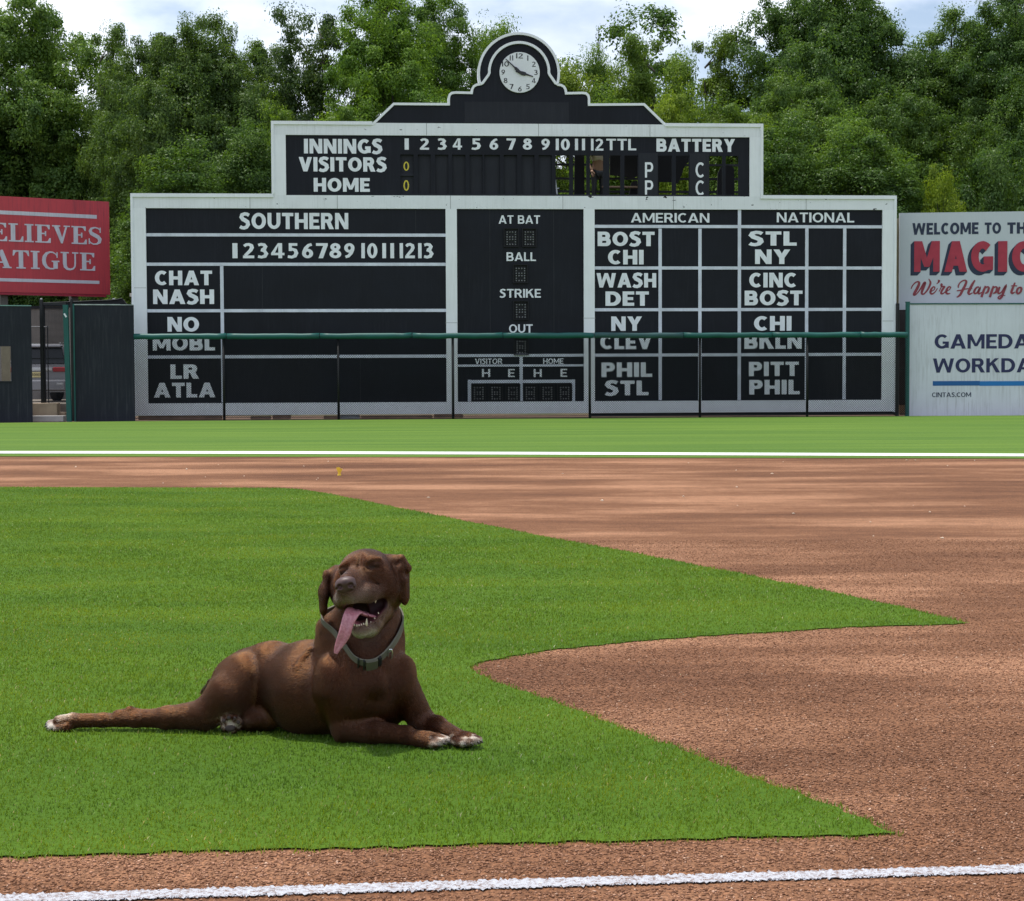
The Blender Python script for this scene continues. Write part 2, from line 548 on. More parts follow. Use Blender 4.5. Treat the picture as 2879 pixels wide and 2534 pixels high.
# ------------------------------------------------------------------ loose grit on the near dirt, chalk crumbs
OCT = np.array([(1, 0, 0), (-1, 0, 0), (0, 1, 0), (0, -1, 0), (0, 0, 1), (0, 0, -1)], float)
OCF = np.array([(0, 2, 4), (2, 1, 4), (1, 3, 4), (3, 0, 4), (2, 0, 5), (1, 2, 5), (3, 1, 5), (0, 3, 5)])
def grains(P, smin, smax, zlift=0.0):
    n = len(P)
    s = rng.uniform(smin, smax, n) ** 1.0
    q = OCT[None] * s[:, None, None] * rng.uniform(0.55, 1.25, (n, 1, 3)) * np.array([1.25, 1.0, 0.75])
    q = q + rng.normal(0, 0.16, (n, 6, 3)) * s[:, None, None]
    a = rng.uniform(0, 6.283, n); ca, sa = np.cos(a)[:, None], np.sin(a)[:, None]
    x = q[..., 0] * ca - q[..., 1] * sa; y = q[..., 0] * sa + q[..., 1] * ca
    V = np.stack([x + P[:, 0:1], y + P[:, 1:2], q[..., 2] + zlift + (s * 0.25)[:, None]], -1)
    F = (OCF[None] + (np.arange(n) * 6)[:, None, None]).reshape(-1, 3)
    return np_mesh('grains', V.reshape(-1, 3), F)
P = scatter_depth(2.8, 9.5, lambda d: 19000 * min(1.0, (3.4 / d) ** 1.4))
P = P[~inside(GRASS_POLY, P + rng.normal(0, 0.004, P.shape))]
def chalk_t(P):
    f = (P[:, 0] - CH_U[0][0]) / (CH_U[1][0] - CH_U[0][0])
    yu = CH_U[0][1] + f * (CH_U[1][1] - CH_U[0][1])
    f2 = (P[:, 0] - CH_L[0][0]) / (CH_L[1][0] - CH_L[0][0])
    yl = CH_L[0][1] + f2 * (CH_L[1][1] - CH_L[0][1])
    return (P[:, 1] - yl) / (yu - yl)
t = chalk_t(P)
P = P[((t < -0.1) | (t > 1.1)) | (rng.random(len(P)) < 0.16)]
me = grains(P, 0.0014, 0.0038)
m, nt, b = new_mat('grit')
gi = nt.nodes.new('ShaderNodeNewGeometry')
r = ramp(nt, [(0, (0.11, 0.050, 0.028)), (0.4, (0.21, 0.105, 0.062)), (0.75, (0.31, 0.165, 0.102)), (0.97, (0.40, 0.22, 0.14)), (1.0, (0.52, 0.36, 0.26))])
nt.links.new(gi.outputs['Random Per Island'], r.inputs[0])
bn = noise(nt, tex(nt, 'Object', (0.32, 0.95, 1)), 1.15, 5, 0.62)
r2 = ramp(nt, [(0.34, (0.66, 0.65, 0.65)), (0.64, (1.28, 1.28, 1.28))])
nt.links.new(bn, r2.inputs[0])
nt.links.new(mix(nt, 1.0, r.outputs[0], r2.outputs[0], 'MULTIPLY'), b.inputs['Base Color'])
b.inputs['Roughness'].default_value = 0.95
b.inputs['Specular IOR Level'].default_value = 0.1
o = link('dirt_grit', me, m); tag(o, 'loose crushed brick grit over the near infield dirt', 'grit', kind='stuff')

# chalk crumbs
k = 40000
f = rng.uniform(-0.58, 1.58, k); v = .13 + rng.beta(1.8, 1.8, k) * .74
A = CH_L[0] + f[:, None] * (CH_L[1] - CH_L[0]); B = CH_U[0] + f[:, None] * (CH_U[1] - CH_U[0])
me = grains(A + (B - A) * v[:, None], 0.0009, 0.0022, 0.0025)
m, nt, b = new_mat('chalk_crumb')
gi = nt.nodes.new('ShaderNodeNewGeometry')
r = ramp(nt, [(0, (0.18, 0.14, 0.13)), (0.25, (0.40, 0.40, 0.43)), (1.0, (0.60, 0.62, 0.68))])
nt.links.new(gi.outputs['Random Per Island'], r.inputs[0]); nt.links.new(r.outputs[0], b.inputs['Base Color'])
b.inputs['Roughness'].default_value = 1
o = link('chalk_crumbs', me, m); tag(o, 'white chalk crumbs along the near line', 'chalk', kind='stuff')

# pale leaf and paper flecks on the far dirt
k = 60
P = np.stack([rng.uniform(-6, 6, k), rng.uniform(8.5, 19, k)], 1)
P = P[~inside(GRASS_POLY, P)]
me = grains(P, 0.006, 0.014)
m, nt, b = new_mat('dry_fleck'); b.inputs['Base Color'].default_value = (0.62, 0.5, 0.38, 1); b.inputs['Roughness'].default_value = 1
o = link('dirt_flecks', me, m); tag(o, 'pale dry flecks scattered over the infield dirt', 'debris', kind='stuff')

# yellow whisker marker in the dirt
bp = ground(954, 1337)
o = empty('ground_marker', bp)
tag(o, 'small yellow plastic whisker tuft sticking up from the far dirt', 'field marker')
M_YEL = paint('yellow_plastic', (0.95, 0.62, 0.05), 0.5, 0.1)
q = MB()
for k in range(9):
    a = -0.55 + 1.1 * k / 8 + rng.normal(0, 0.05)
    hh = rng.uniform(0.055, 0.082); yy = rng.uniform(-0.012, 0.012)
    q.stroke([(math.sin(a) * 0.012, 0.004), (math.sin(a) * 0.02, hh * 0.5), (math.sin(a) * 0.055, hh)], [0.010, 0.012, 0.009], yy - 0.002, yy + 0.002)
q.build('whisker_tuft', M_YEL, o)
q = MB(); q.tube([(0, 0, -0.01), (0, 0, 0.012)], [0.02, 0.017], 10); q.build('marker_cup', M_YEL, o)
# ------------------------------------------------------------------ text
def arcp(cx, cy, rx, ry, a0, a1, n=12):
    return [(cx + rx * math.cos(math.radians(a)), cy + ry * math.sin(math.radians(a))) for a in np.linspace(a0, a1, n)]

def glyph(ch, t, h):
    """sign painter's block letter on a unit height: (width, items); t upright weight, h level weight"""
    B = lambda x0, x1, y0, y1: ('p', [(x0, y0), (x1, y0), (x1, y1), (x0, y1)])
    Pp = lambda *p: ('p', list(p))
    def Sw(pts, w=None, closed=False):
        if w is None: w = [t * .92] * len(pts)
        return ('s', pts, w, closed)
    def ring(cx, cy, rx, ry, a0, a1, n=18, closed=False):
        an = np.linspace(a0, a1, n, endpoint=not closed)
        return ('s', [(cx + rx * math.cos(math.radians(a)), cy + ry * math.sin(math.radians(a))) for a in an],
                [t * math.cos(math.radians(a)) ** 2 + h * math.sin(math.radians(a)) ** 2 for a in an], closed)
    def bowl(x0, x1, ya, yb):
        r_ = (ya - yb - h) / 2; xm = x1 - t / 2 - r_ * .85
        pts = [(x0, ya - h / 2), (xm, ya - h / 2)] + [(xm + r_ * .85 * math.sin(a), (ya + yb) / 2 + r_ * math.cos(a)) for a in np.linspace(.3, math.pi - .3, 8)] + [(xm, yb + h / 2), (x0, yb + h / 2)]
        return ('s', pts, [h, h] + [h + (t - h) * math.sin(a) for a in np.linspace(.3, math.pi - .3, 8)] + [h, h], False)
    if ch == 'I' or ch == '1': return t, [B(0, t, 0, 1)]
    if ch == 'L': return .62, [B(0, t, 0, 1), B(t * .9, .62, 0, h)]
    if ch == 'E': return .66, [B(0, t, 0, 1), B(t * .9, .66, 0, h), B(t * .9, .66, 1 - h, 1), B(t * .9, .60, .5 - h * .46, .5 + h * .46)]
    if ch == 'F': return .64, [B(0, t, 0, 1), B(t * .9, .64, 1 - h, 1), B(t * .9, .58, .48 - h * .46, .48 + h * .46)]
    if ch == 'T': return .74, [B(.37 - t / 2, .37 + t / 2, 0, 1), B(0, .74, 1 - h, 1)]
    if ch == 'H': return .84, [B(0, t, 0, 1), B(.84 - t, .84, 0, 1), B(t * .9, .84 - t * .9, .5 - h / 2, .5 + h / 2)]
    if ch == 'N': return .86, [B(0, t * .92, 0, 1), B(.86 - t * .92, .86, 0, 1), Pp((0, 1), (t * 1.05, 1), (.86, 0), (.86 - t * 1.05, 0))]
    if ch == 'M':
        w = 1.06
        return w, [B(0, t * .9, 0, 1), B(w - t * .9, w, 0, 1), Pp((0, 1), (t * 1.1, 1), (w / 2 + t * .36, .16), (w / 2 - t * .36, .16)), Pp((w, 1), (w - t * 1.1, 1), (w / 2 - t * .36, .16), (w / 2 + t * .36, .16))]
    if ch == 'W':
        w = 1.34; k = t * 1.0
        return w, [Pp((0, 1), (k, 1), (.33 + k * .45, 0), (.33 - k * .45, 0)), Pp((w / 2 - k * .42, 1), (w / 2 + k * .42, 1), (.33 + k * .45, 0), (.33 - k * .45, 0)),
                   Pp((w / 2 - k * .42, 1), (w / 2 + k * .42, 1), (w - .33 + k * .45, 0), (w - .33 - k * .45, 0)), Pp((w, 1), (w - k, 1), (w - .33 - k * .45, 0), (w - .33 + k * .45, 0))]
    if ch == 'V': return .90, [Pp((0, 1), (t * 1.08, 1), (.45 + t * .5, 0), (.45 - t * .5, 0)), Pp((.90, 1), (.90 - t * 1.08, 1), (.45 - t * .5, 0), (.45 + t * .5, 0))]
    if ch == 'A': return .96, [Pp((0, 0), (t * 1.08, 0), (.48 + t * .46, 1), (.48 - t * .54, 1)), Pp((.96, 0), (.96 - t * 1.08, 0), (.48 - t * .46, 1), (.48 + t * .54, 1)), B(.2, .76, .20, .20 + h * .9)]
    if ch == 'Y': return .88, [B(.44 - t / 2, .44 + t / 2, 0, .46), Pp((0, 1), (t * 1.12, 1), (.44 + t * .5, .42), (.44 - t * .5, .42)), Pp((.88, 1), (.88 - t * 1.12, 1), (.44 - t * .5, .42), (.44 + t * .5, .42))]
    if ch == 'K': return .86, [B(0, t, 0, 1), Pp((t * .8, .36), (t * .8, .62), (.80 - t * 1.15, 1), (.80, 1)), Pp((.30, .62), (.52, .66), (.88, 0), (.88 - t * 1.2, 0))]
    if ch == 'X': return .86, [Pp((0, 0), (t * 1.15, 0), (.86, 1), (.86 - t * 1.15, 1)), Pp((0, 1), (t * 1.15, 1), (.86, 0), (.86 - t * 1.15, 0))]
    if ch == 'O': return .94, [ring(.47, .5, .47 - t / 2, .5 - h / 2, 0, 360, 30, True)]
    if ch == '0': return .66, [ring(.33, .5, .33 - t / 2, .5 - h / 2, 0, 360, 26, True)]
    if ch == 'C': return .80, [ring(.45, .5, .45 - t / 2, .5 - h / 2, 48, 312, 22)]
    if ch == 'G': return .88, [ring(.46, .5, .46 - t / 2, .5 - h / 2, 46, 322, 22), B(.88 - t * .95, .88, .06, .50), B(.50, .88, .50 - h * .9, .50)]
    if ch == 'S': return .68, [('s', [(.62, .84), (.50, .915), (.34, .935), (.17, .875), (.125, .735), (.22, .605), (.38, .525), (.52, .43), (.555, .28), (.46, .125), (.30, .065), (.14, .085), (.035, .155)],
                                [h * 1.05, h, h, t * .85, t * .98, t, t, t, t * .98, t * .85, h, h, h * 1.05], False)]
    if ch == 'U': return .84, [('s', [(t / 2, 1), (t / 2, .42)] + [(.42 - (.42 - t / 2) * math.cos(a), .42 - (.42 - h / 2) * math.sin(a)) for a in np.linspace(.25, math.pi - .25, 10)] + [(.84 - t / 2, .42), (.84 - t / 2, 1)],
                                [t, t] + [t + (h - t) * math.sin(a) for a in np.linspace(.25, math.pi - .25, 10)] + [t, t], False)]
    if ch == 'D': return .88, [B(0, t, 0, 1), ('s', [(t * .8, 1 - h / 2), (.36, 1 - h / 2)] + [(.38 + (.5 - t / 2) * math.sin(a), .5 + (.5 - h / 2) * math.cos(a)) for a in np.linspace(.25, math.pi - .25, 12)] + [(.36, h / 2), (t * .8, h / 2)],
                                [h, h] + [h + (t - h) * math.sin(a) for a in np.linspace(.25, math.pi - .25, 12)] + [h, h], False)]
    if ch == 'P': return .74, [B(0, t, 0, 1), bowl(t * .8, .74, 1, .38)]
    if ch == 'B': return .80, [B(0, t, 0, 1), bowl(t * .8, .75, 1, .5 - h * .40), bowl(t * .8, .80, .5 + h * .40, 0)]
    if ch == 'R': return .82, [B(0, t, 0, 1), bowl(t * .8, .75, 1, .40), Pp((.34, .44), (.34 + t * 1.1, .46), (.84, 0), (.84 - t * 1.2, 0))]
    if ch == '2': return .66, [Sw([(.08, .80), (.20, .90), (.36, .92), (.50, .84), (.53, .70), (.46, .54), (.30, .36), (.13, .17)], [h] * 2 + [h, t * .95, t, t * .95, t * .85, t * .8]), B(.01, .66, 0, h)]
    if ch == '3': return .64, [Sw([(.05, .87), (.22, .925), (.40, .89), (.48, .77), (.42, .63), (.24, .545)], [h, h, h * 1.1, t, t, h * .9]), Sw([(.20, .545), (.42, .48), (.53, .30), (.44, .13), (.24, .07), (.03, .115)], [h * .9, h * 1.1, t, t, h, h])]
    if ch == '4': return .78, [B(.42, .42 + t, 0, 1), B(0, .78, .20, .20 + h * .9), Pp((.40, 1), (.42 + t * .3, 1), (t * .9, .20 + h * .5), (0, .20 + h * .5), (0, .34))]
    if ch == '5': return .62, [B(.08, .58, 1 - h, 1), B(.08, .08 + t * .8, .48, 1), Sw([(.10, .555), (.28, .60), (.46, .53), (.52, .34), (.44, .15), (.25, .07), (.02, .11)], [h * .9, h, t * .9, t, t * .95, h, h])]
    if ch == '6': return .68, [ring(.36, .315, .32 - t / 2, .315 - h / 2, 0, 360, 22, True), Sw([(.60, .92), (.42, .86), (.25, .66), (.155, .40)], [h, h * 1.05, t * .95, t])]
    if ch == '9': return .68, [ring(.32, .685, .32 - t / 2, .315 - h / 2, 0, 360, 22, True), Sw([(.08, .08), (.26, .14), (.43, .34), (.525, .60)], [h, h * 1.05, t * .95, t])]
    if ch == '7': return .64, [B(0, .64, 1 - h, 1), Pp((.64, 1), (.64, .86), (.13 + t * 1.1, 0), (.13, 0), (.40, 1 - h * .8))]
    if ch == '8': return .68, [ring(.34, .745, .29 - t / 2, .255 - h / 2, 0, 360, 20, True), ring(.34, .28, .34 - t / 2, .28 - h / 2, 0, 360, 22, True)]
    if ch == '.': return t, [B(0, t, 0, t)]
    return .34, []

def text_into(mb, s, u0, u1, v0, v1, y, bold=0.03, shear=0.0, back=0.0015):
    t = {.05: .275, .045: .255, .035: .225, .03: .20, .02: .185, .025: .19, .07: .30, .075: .315, .014: .20, .01: .24, .0: .16}.get(bold, .2)
    h = t * .80
    gs = [glyph(c, t, h) for c in s]
    gap = .10 if len(s) > 2 else .09
    if s.isdigit(): gap = {'11': .26, '10': .15, '12': .13, '13': .13}.get(s, .07)
    tot = sum(g[0] for g in gs) + gap * (len(s) - 1)
    sx = (u1 - u0) / tot; sy = v1 - v0
    x = 0.0; k = 0
    for w, items in gs:
        for it in items:
            k += 1; yy = y - .0005 * (k % 7)
            T_ = lambda p: (u0 + (x + p[0]) * sx + shear * p[1], v0 + p[1] * sy)
            if it[0] == 'p':
                mb.prism([T_(p) for p in it[1]], yy, y + back)
            else:
                # widths follow the letter's own grid, so build the band there and map it
                tmp = MB(); tmp.stroke(it[1], it[2], 0.0, 1.0, it[3])
                vs = []
                for v in tmp.v:
                    q_ = T_((v[0], v[2])); vs.append((q_[0], yy if v[1] == 0.0 else y + back, q_[1]))
                mb.add(vs, tmp.f)
        x += w + gap
    return mb

# ------------------------------------------------------------------ plane frames: pixel -> local (u, v)
class Wall:
    """a vertical plane through two (pixel x, pixel y, depth) points; local x along it, y away from the camera, z up (world height)"""
    def __init__(self, a, b):
        self.A, self.B = at(*a), at(*b)
        d = self.B - self.A; d.z = 0
        self.t = d.normalized()
        self.n = Vector((-self.t.y, self.t.x, 0))
        if self.n.y < 0: self.n = -self.n
        self.rz = math.atan2(self.t.y, self.t.x)
        self.o = Vector((self.A.x, self.A.y, 0))
    def uv(self, x, y, off=0.0):
        r = ray(x, y)
        k = ((self.o + self.n * off - CAM_P).dot(self.n)) / r.dot(self.n)
        p = CAM_P + r * k
        return ((p - self.o).dot(self.t), p.z)
    def rect(self, x0, y0, x1, y1, off=0.0):
        xm, ym = (x0 + x1) / 2, (y0 + y1) / 2
        u0 = self.uv(x0, ym, off)[0]; u1 = self.uv(x1, ym, off)[0]
        v1 = self.uv(xm, y0, off)[1]; v0 = self.uv(xm, y1, off)[1]
        return u0, u1, v0, v1
    def empty(self, name):
        return empty(name, self.o, self.rz)

def reg(x0, y0, s):
    return lambda X, Y: (x0 + X / s, y0 + Y / s)
R1 = reg(700, 50, 2.555); R2 = reg(1400, 50, 2.555)
R3 = reg(340, 520, 2.1745); R4 = reg(1240, 520, 2.1745); R5 = reg(2000, 520, 2.3254)
R6 = reg(0, 520, 2.57); RL = reg(0, 800, 4.4975); RR = reg(2480, 780, 4.283); RM = reg(2540, 600, 5.997)

BW = Wall((374, 1067, 39.4), (2513, 1067, 40.6))

# ------------------------------------------------------------------ scoreboard materials
M_BLACK = paint('board_black', (0.0055, 0.0072, 0.0125), 0.55, 0.30, 0.7, streak=0.22, streak_col=(0.026, 0.029, 0.038), spec=0.22, spots=.775, spot_col=(.10, .105, .115))
M_BLACK2 = paint('board_grey_black', (0.0145, 0.0165, 0.0235), 0.6, 0.14, 1.5, streak=0.25, streak_col=(0.040, 0.041, 0.05), spec=0.25)
M_TRIM = paint('board_white', (0.76, 0.785, 0.815), 0.6, 0.05, 1.4, streak=0.22, streak_col=(0.36, 0.37, 0.35), spots=0.675)
M_TRIM2 = paint('board_white_clean', (0.80, 0.825, 0.855), 0.6, 0.045, 1.4, streak=0.15, streak_col=(0.42, 0.43, 0.42))
M_DIV = paint('divider_white', (0.62, 0.65, 0.74), 0.6, 0.16, 2.2, streak=0.35, streak_col=(0.40, 0.42, 0.50))
M_LET = paint('letter_white', (0.76, 0.79, 0.835), 0.6, 0.08, 3.0, streak=0.2, streak_col=(0.48, 0.50, 0.54))
M_YELL = paint('letter_yellow', (0.66, 0.55, 0.06), 0.6, 0.06, 5)
M_TEAL = paint('teal_pad', (0.006, 0.085, 0.075), 0.5, 0.2, 1.3)
M_TEAL2 = paint('faded_teal_pad', (0.020, 0.070, 0.072), 0.6, 0.25, 2.3)
M_DK = paint('dark_metal', (0.014, 0.016, 0.018), 0.5, 0.2, 6)
M_VOID = paint('dull_black', (0.008, 0.0085, 0.011), 0.8, 0.1, 2)  # plain near-black for boards, tarpaulins, netting and hair
M_BULB = paint('lamp_glass', (0.16, 0.165, 0.17), 0.35, 0.2, 20)
M_FACE = paint('clock_white', (0.72, 0.745, 0.77), 0.5, 0.03, 2)
M_CLK = paint('clock_black', (0.022, 0.024, 0.028), 0.5, 0.1, 4)
M_SEAMB = paint('dark_seam', (0.030, 0.032, 0.038), 0.8, 0.3, 4)
M_SEAM = paint('seam_grey', (0.30, 0.31, 0.31), 0.8, 0.2, 4)

def bbox(W, mb, a, b, y0, y1):
    u0, u1, v0, v1 = W.rect(a[0], a[1], b[0], b[1])
    return mb.box(u0, u1, y0, y1, v0, v1)

sb = BW.empty('scoreboard')
tag(sb, 'big hand operated black and white scoreboard with clock on top, beyond the outfield', 'scoreboard')

# dark lower back board
q = MB()
u0, u1, v0, v1 = BW.rect(*R3(72, 66), *R5(1192, 1473))
UL, URR, VB = u0, u1, v0
VT = BW.rect(*R3(75, 66), *R5(1192, 1473))[3]
q.box(u0 + .03, u1 - .03, 0.0, 0.30, v0 + .02, VT - .06)
q.build('back_board', M_BLACK, sb)

def bar(name, mat, a, b, y0, y1=None, parent=sb, W=BW):
    q = MB(); bbox(W, q, a, b, y0, 0.005 if y1 is None else y1)
    return q.build(name, mat, parent)

# lower white frame: butted bands
x_l0, x_l1 = 375.5, 413.5
x_r0, x_r1 = 2478.5, 2513.5
top_y0, top_y1 = 551, 588
# side bands
def vband(x0, x1, y0, y1, name='frame_band', mat=M_TRIM, yf=-0.05):
    u0, u1, _, _ = BW.rect(x0, 850, x1, 851)
    va = BW.uv((x0 + x1) / 2, y0)[1]; vb = BW.uv((x0 + x1) / 2, y1)[1]
    q = MB(); q.box(u0, u1, yf, 0.0, vb, va)
    return q.build(name, mat, sb)
VTOP0 = BW.uv(1440, 588.5)[1]      # lower edge of the top band
VTOP1 = BW.uv(1440, 551.5)[1]      # upper edge
VB0 = BW.uv(1440, 1163)[1]; VB1 = BW.uv(1440, 1129.5)[1]
def lband(x0, x1, v0, v1, name='frame_band', mat=M_TRIM, yf=-0.05):
    ua = BW.uv(x0, 850)[0]; ub = BW.uv(x1, 850)[0]
    q = MB(); q.box(ua, ub, yf, 0.0, v0, v1)
    return q.build(name, mat, sb)
lband(x_l0, x_r1, VTOP0, VTOP1)
lband(x_l0, x_r1, VB0, VB1, mat=M_TRIM2)
for a, b_ in ((x_l0, x_l1), (1254, 1285.5), (1641, 1671.5), (x_r0, x_r1)):
    lband(a, b_, VB1, VTOP0, mat=M_TRIM2)
# raised outer moulding on the lower frame
VLT = VTOP1
for (a, b_, v0, v1) in ((x_l0 - 3.5, x_l0 + 3, VB0 - .01, VTOP1 + .03), (x_r1 - 3, x_r1 + 3.5, VB0 - .01, VTOP1 + .03),
                        (x_l0 + 3, 772, VTOP1 - .055, VTOP1 + .03), (2136, x_r1 - 3, VTOP1 - .055, VTOP1 + .03)):
    lband(a, b_, v0, v1, 'frame_moulding', M_TRIM2, -0.085)

# thin dividers, each its own strip
def hdiv(x0, x1, y, h=8.6):
    v = BW.uv((x0 + x1) / 2, y)[1]
    k = h / 117.5 / 2
    ua = BW.uv(x0, 850)[0]; ub = BW.uv(x1, 850)[0]
    q = MB(); q.box(ua, ub, -0.018, 0.0, v - k, v + k); q.build('divider_strip', M_DIV, sb)
def vdiv(x, y0, y1, w=9.2):
    u = BW.uv(x, 850)[0]; k = w / 117.5 / 2
    va, vb = BW.uv(x, y0)[1], BW.uv(x, y1)[1]
    q = MB(); q.box(u - k, u + k, -0.022, 0.0, vb, va); q.build('divider_strip', M_DIV, sb)
for Y in (307, 486, 769, 1050):
    hdiv(R3(157, 0)[0], 1254, R3(0, Y)[1])
vdiv(R3(619, 0)[0], R3(0, 497)[1], R3(0, 1330)[1])
for Y in (258, 511, 765, 1041):
    hdiv(1671.5, 2478.5, R4(0, Y)[1] - 1.0)
for X, Y0 in ((1339, 268), (1582, 268), (1823, 150)):
    vdiv(R4(X, 0)[0], R4(0, Y0)[1], R4(0, 1320)[1] - 2)
for X in (622, 869):
    vdiv(R5(X, 0)[0], R5(0, 285)[1], R5(0, 1398)[1] + 2)
# count panel dividers
hdiv(1285.5, 1641, R4(0, 1043)[1], 8); hdiv(1285.5, R4(478, 0)[0], R4(0, 1105)[1], 6); hdiv(R4(498, 0)[0], 1641, R4(0, 1104)[1], 6)
vdiv(R4(488, 0)[0], R4(0, 1053)[1], R4(0, 1322)[1], 9)
hdiv(R4(182, 0)[0], R4(797, 0)[0], R4(0, 1202)[1], 9)
vdiv(R4(171, 0)[0], R4(0, 1192)[1], R4(0, 1325)[1], 9.5); vdiv(R4(807, 0)[0], R4(0, 1190)[1], R4(0, 1322)[1], 9.5)
# board joints in the white bands
for x in (R3(790, 0)[0], R3(1323, 0)[0], R1(1447, 0)[0], R2(465, 0)[0], R2(1258, 0)[0], 2265):
    u = BW.uv(x, 570)[0]; q = MB(); q.box(u - .006, u + .006, -0.053, -0.049, VTOP0, VTOP1); q.build('joint_line', M_SEAM, sb)
for x, y in ((394, 810), (1269, 908), (1656, 895), (2496, 903)):
    u, v = BW.uv(x, y); q = MB(); q.box(u - .15, u + .15, -0.053, -0.049, v - .005, v + .005); q.build('joint_line', M_SEAM, sb)

for x, y0, y1 in ((R3(866, 0)[0], R3(0, 500)[1], R3(0, 756)[1]), (R3(1460, 0)[0], R3(0, 1062)[1], R3(0, 1325)[1]), (R3(1805, 0)[0], R3(0, 150)[1], R3(0, 295)[1]), (R4(300, 0)[0], R4(0, 152)[1], R4(0, 1030)[1]), (R4(690, 0)[0], R4(0, 152)[1], R4(0, 1030)[1])):
    u = BW.uv(x, 850)[0]; va, vb = BW.uv(x, y0)[1], BW.uv(x, y1)[1]
    q = MB(); q.box(u - .004, u + .004, -0.0025, 0.0, vb, va); q.build('joint_line', M_SEAMB, sb)

# ---- upper board: strips round the open slots
V_U0 = VTOP1
ua, ub = BW.uv(R1(266, 0)[0], 470)[0], BW.uv(R2(1805, 0)[0], 470)[0]
uo0, uo1 = BW.uv(R1(172, 0)[0], 470)[0], BW.uv(R2(1892, 0)[0], 470)[0]
v_ut = BW.uv(1440, 383.5)[1]; v_uo = BW.uv(1440, 349)[1]
v_st, v_sb = BW.uv(1700, R2(0, 990)[1])[1], BW.uv(1700, R2(0, 1275)[1])[1]
v_ub = BW.uv(1700, 558.5)[1]
q = MB(); q.box(ua, ub, -0.01, 0.06, v_st, v_ut); q.build('slot_header', M_BLACK, sb)
q = MB(); q.box(ua, ub, -0.01, 0.06, VTOP1, v_sb); q.build('slot_sill', M_BLACK, sb)
for a, b_, c_, d_ in ((uo0, ua, VTOP1, v_ut), (ub, uo1, VTOP1, v_ut), (uo0, uo1, v_ut, v_uo)):
    q = MB(); q.box(a, b_, -0.05, 0.06, c_, d_); q.build('frame_band', M_TRIM if c_ == v_ut else M_TRIM2, sb)
for (a, b_, c_, d_) in ((uo0 - .03, uo0 + .035, VTOP1 + .03, v_uo + .03), (uo1 - .035, uo1 + .03, VTOP1 + .03, v_uo + .03),
                        (uo0 + .035, BW.uv(1047, 350)[0], v_uo - .05, v_uo + .03), (BW.uv(1869, 350)[0], uo1 - .035, v_uo - .05, v_uo + .03)):
    q = MB(); q.box(a, b_, -0.085, 0.06, c_, d_); q.build('frame_moulding', M_TRIM2, sb)
for x in (R1(1275, 0)[0], R2(290, 0)[0], R2(1090, 0)[0]):
    u = BW.uv(x, 366)[0]; q = MB(); q.box(u - .006, u + .006, -0.053, -0.049, v_ut, v_uo); q.build('joint_line', M_SEAM, sb)
q = MB(); q.box(BW.uv(R1(1090, 0)[0], 470)[0], BW.uv(R2(1740, 0)[0], 470)[0], -0.035, -0.01, v_sb - .02, v_sb + .012); q.build('slot_ledge', M_BLACK2, sb)
slots = [R1(1088, 0)[0], R1(1183, 0)[0], R1(1213, 0)[0], R1(1306, 0)[0], R1(1338, 0)[0], R1(1432, 0)[0], R1(1460, 0)[0], R1(1555, 0)[0],
         R1(1585, 0)[0], R1(1678, 0)[0], R1(1690, 0)[0], R1(1802, 0)[0], R1(1830, 0)[0], R1(1925, 0)[0], R2(170, 0)[0], R2(262, 0)[0],
         R2(292, 0)[0], R2(386, 0)[0], R2(415, 0)[0], R2(512, 0)[0], R2(540, 0)[0], R2(636, 0)[0], R2(660, 0)[0], R2(757, 0)[0],
         R2(800, 0)[0], R2(880, 0)[0], R2(908, 0)[0], R2(1005, 0)[0], R2(1150, 0)[0], R2(1250, 0)[0], R2(1278, 0)[0], R2(1372, 0)[0],
         R2(1518, 0)[0], R2(1612, 0)[0], R2(1635, 0)[0], R2(1728, 0)[0]]
us = [BW.uv(x, 490)[0] for x in slots]
edges = [ua] + us + [ub]
for i in range(0, len(edges), 2):
    if edges[i + 1] - edges[i] < 0.02: continue
    q = MB(); q.box(edges[i], edges[i + 1], -0.01, 0.06, v_sb, v_st)
    q.build('slot_mullion', M_BLACK if i else M_BLACK, sb)
for i in range(9):          # closed score slots: recessed boards
    q = MB(); q.box(us[2 * i] - .01, us[2 * i + 1] + .01, 0.065, 0.085, v_sb - .02, v_st + .02)
    if i == 0:
        vm = BW.uv(1142, R1(0, 1127)[1])[1]
        q.box(us[0], us[1], 0.02, 0.06, vm - .03, vm + .03)
    q.build('score_plate', M_BLACK2, sb)
for nm, X0, X1 in (('P', 1005, 1150), ('C', 1372, 1518)):   # fixed plates that carry P and C
    a, b_ = BW.uv(R2(X0, 0)[0], 490)[0], BW.uv(R2(X1, 0)[0], 490)[0]
    q = MB(); q.box(a + .01, b_ - .01, -0.024, -0.01, v_sb - .01, v_st + .06); q.build('letter_plate', M_BLACK2, sb)

# ---- rear of the operator's gallery: floor, rails, posts, hanging tarpaulins
uB = BW.uv(R2(390, 0)[0], 490)[0]
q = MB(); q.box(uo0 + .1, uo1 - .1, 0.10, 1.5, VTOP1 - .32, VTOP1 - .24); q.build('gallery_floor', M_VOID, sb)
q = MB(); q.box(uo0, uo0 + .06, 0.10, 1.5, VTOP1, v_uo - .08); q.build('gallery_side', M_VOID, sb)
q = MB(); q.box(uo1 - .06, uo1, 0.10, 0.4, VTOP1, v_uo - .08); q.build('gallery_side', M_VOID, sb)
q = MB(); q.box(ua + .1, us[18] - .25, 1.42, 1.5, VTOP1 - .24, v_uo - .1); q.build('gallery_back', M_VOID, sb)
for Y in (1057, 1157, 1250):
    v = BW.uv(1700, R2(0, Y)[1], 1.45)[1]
    q = MB(); q.box(us[18] - .3, uo1 - .06, 1.42, 1.47, v - .026, v + .026); q.build('gallery_rail', M_DK, sb)
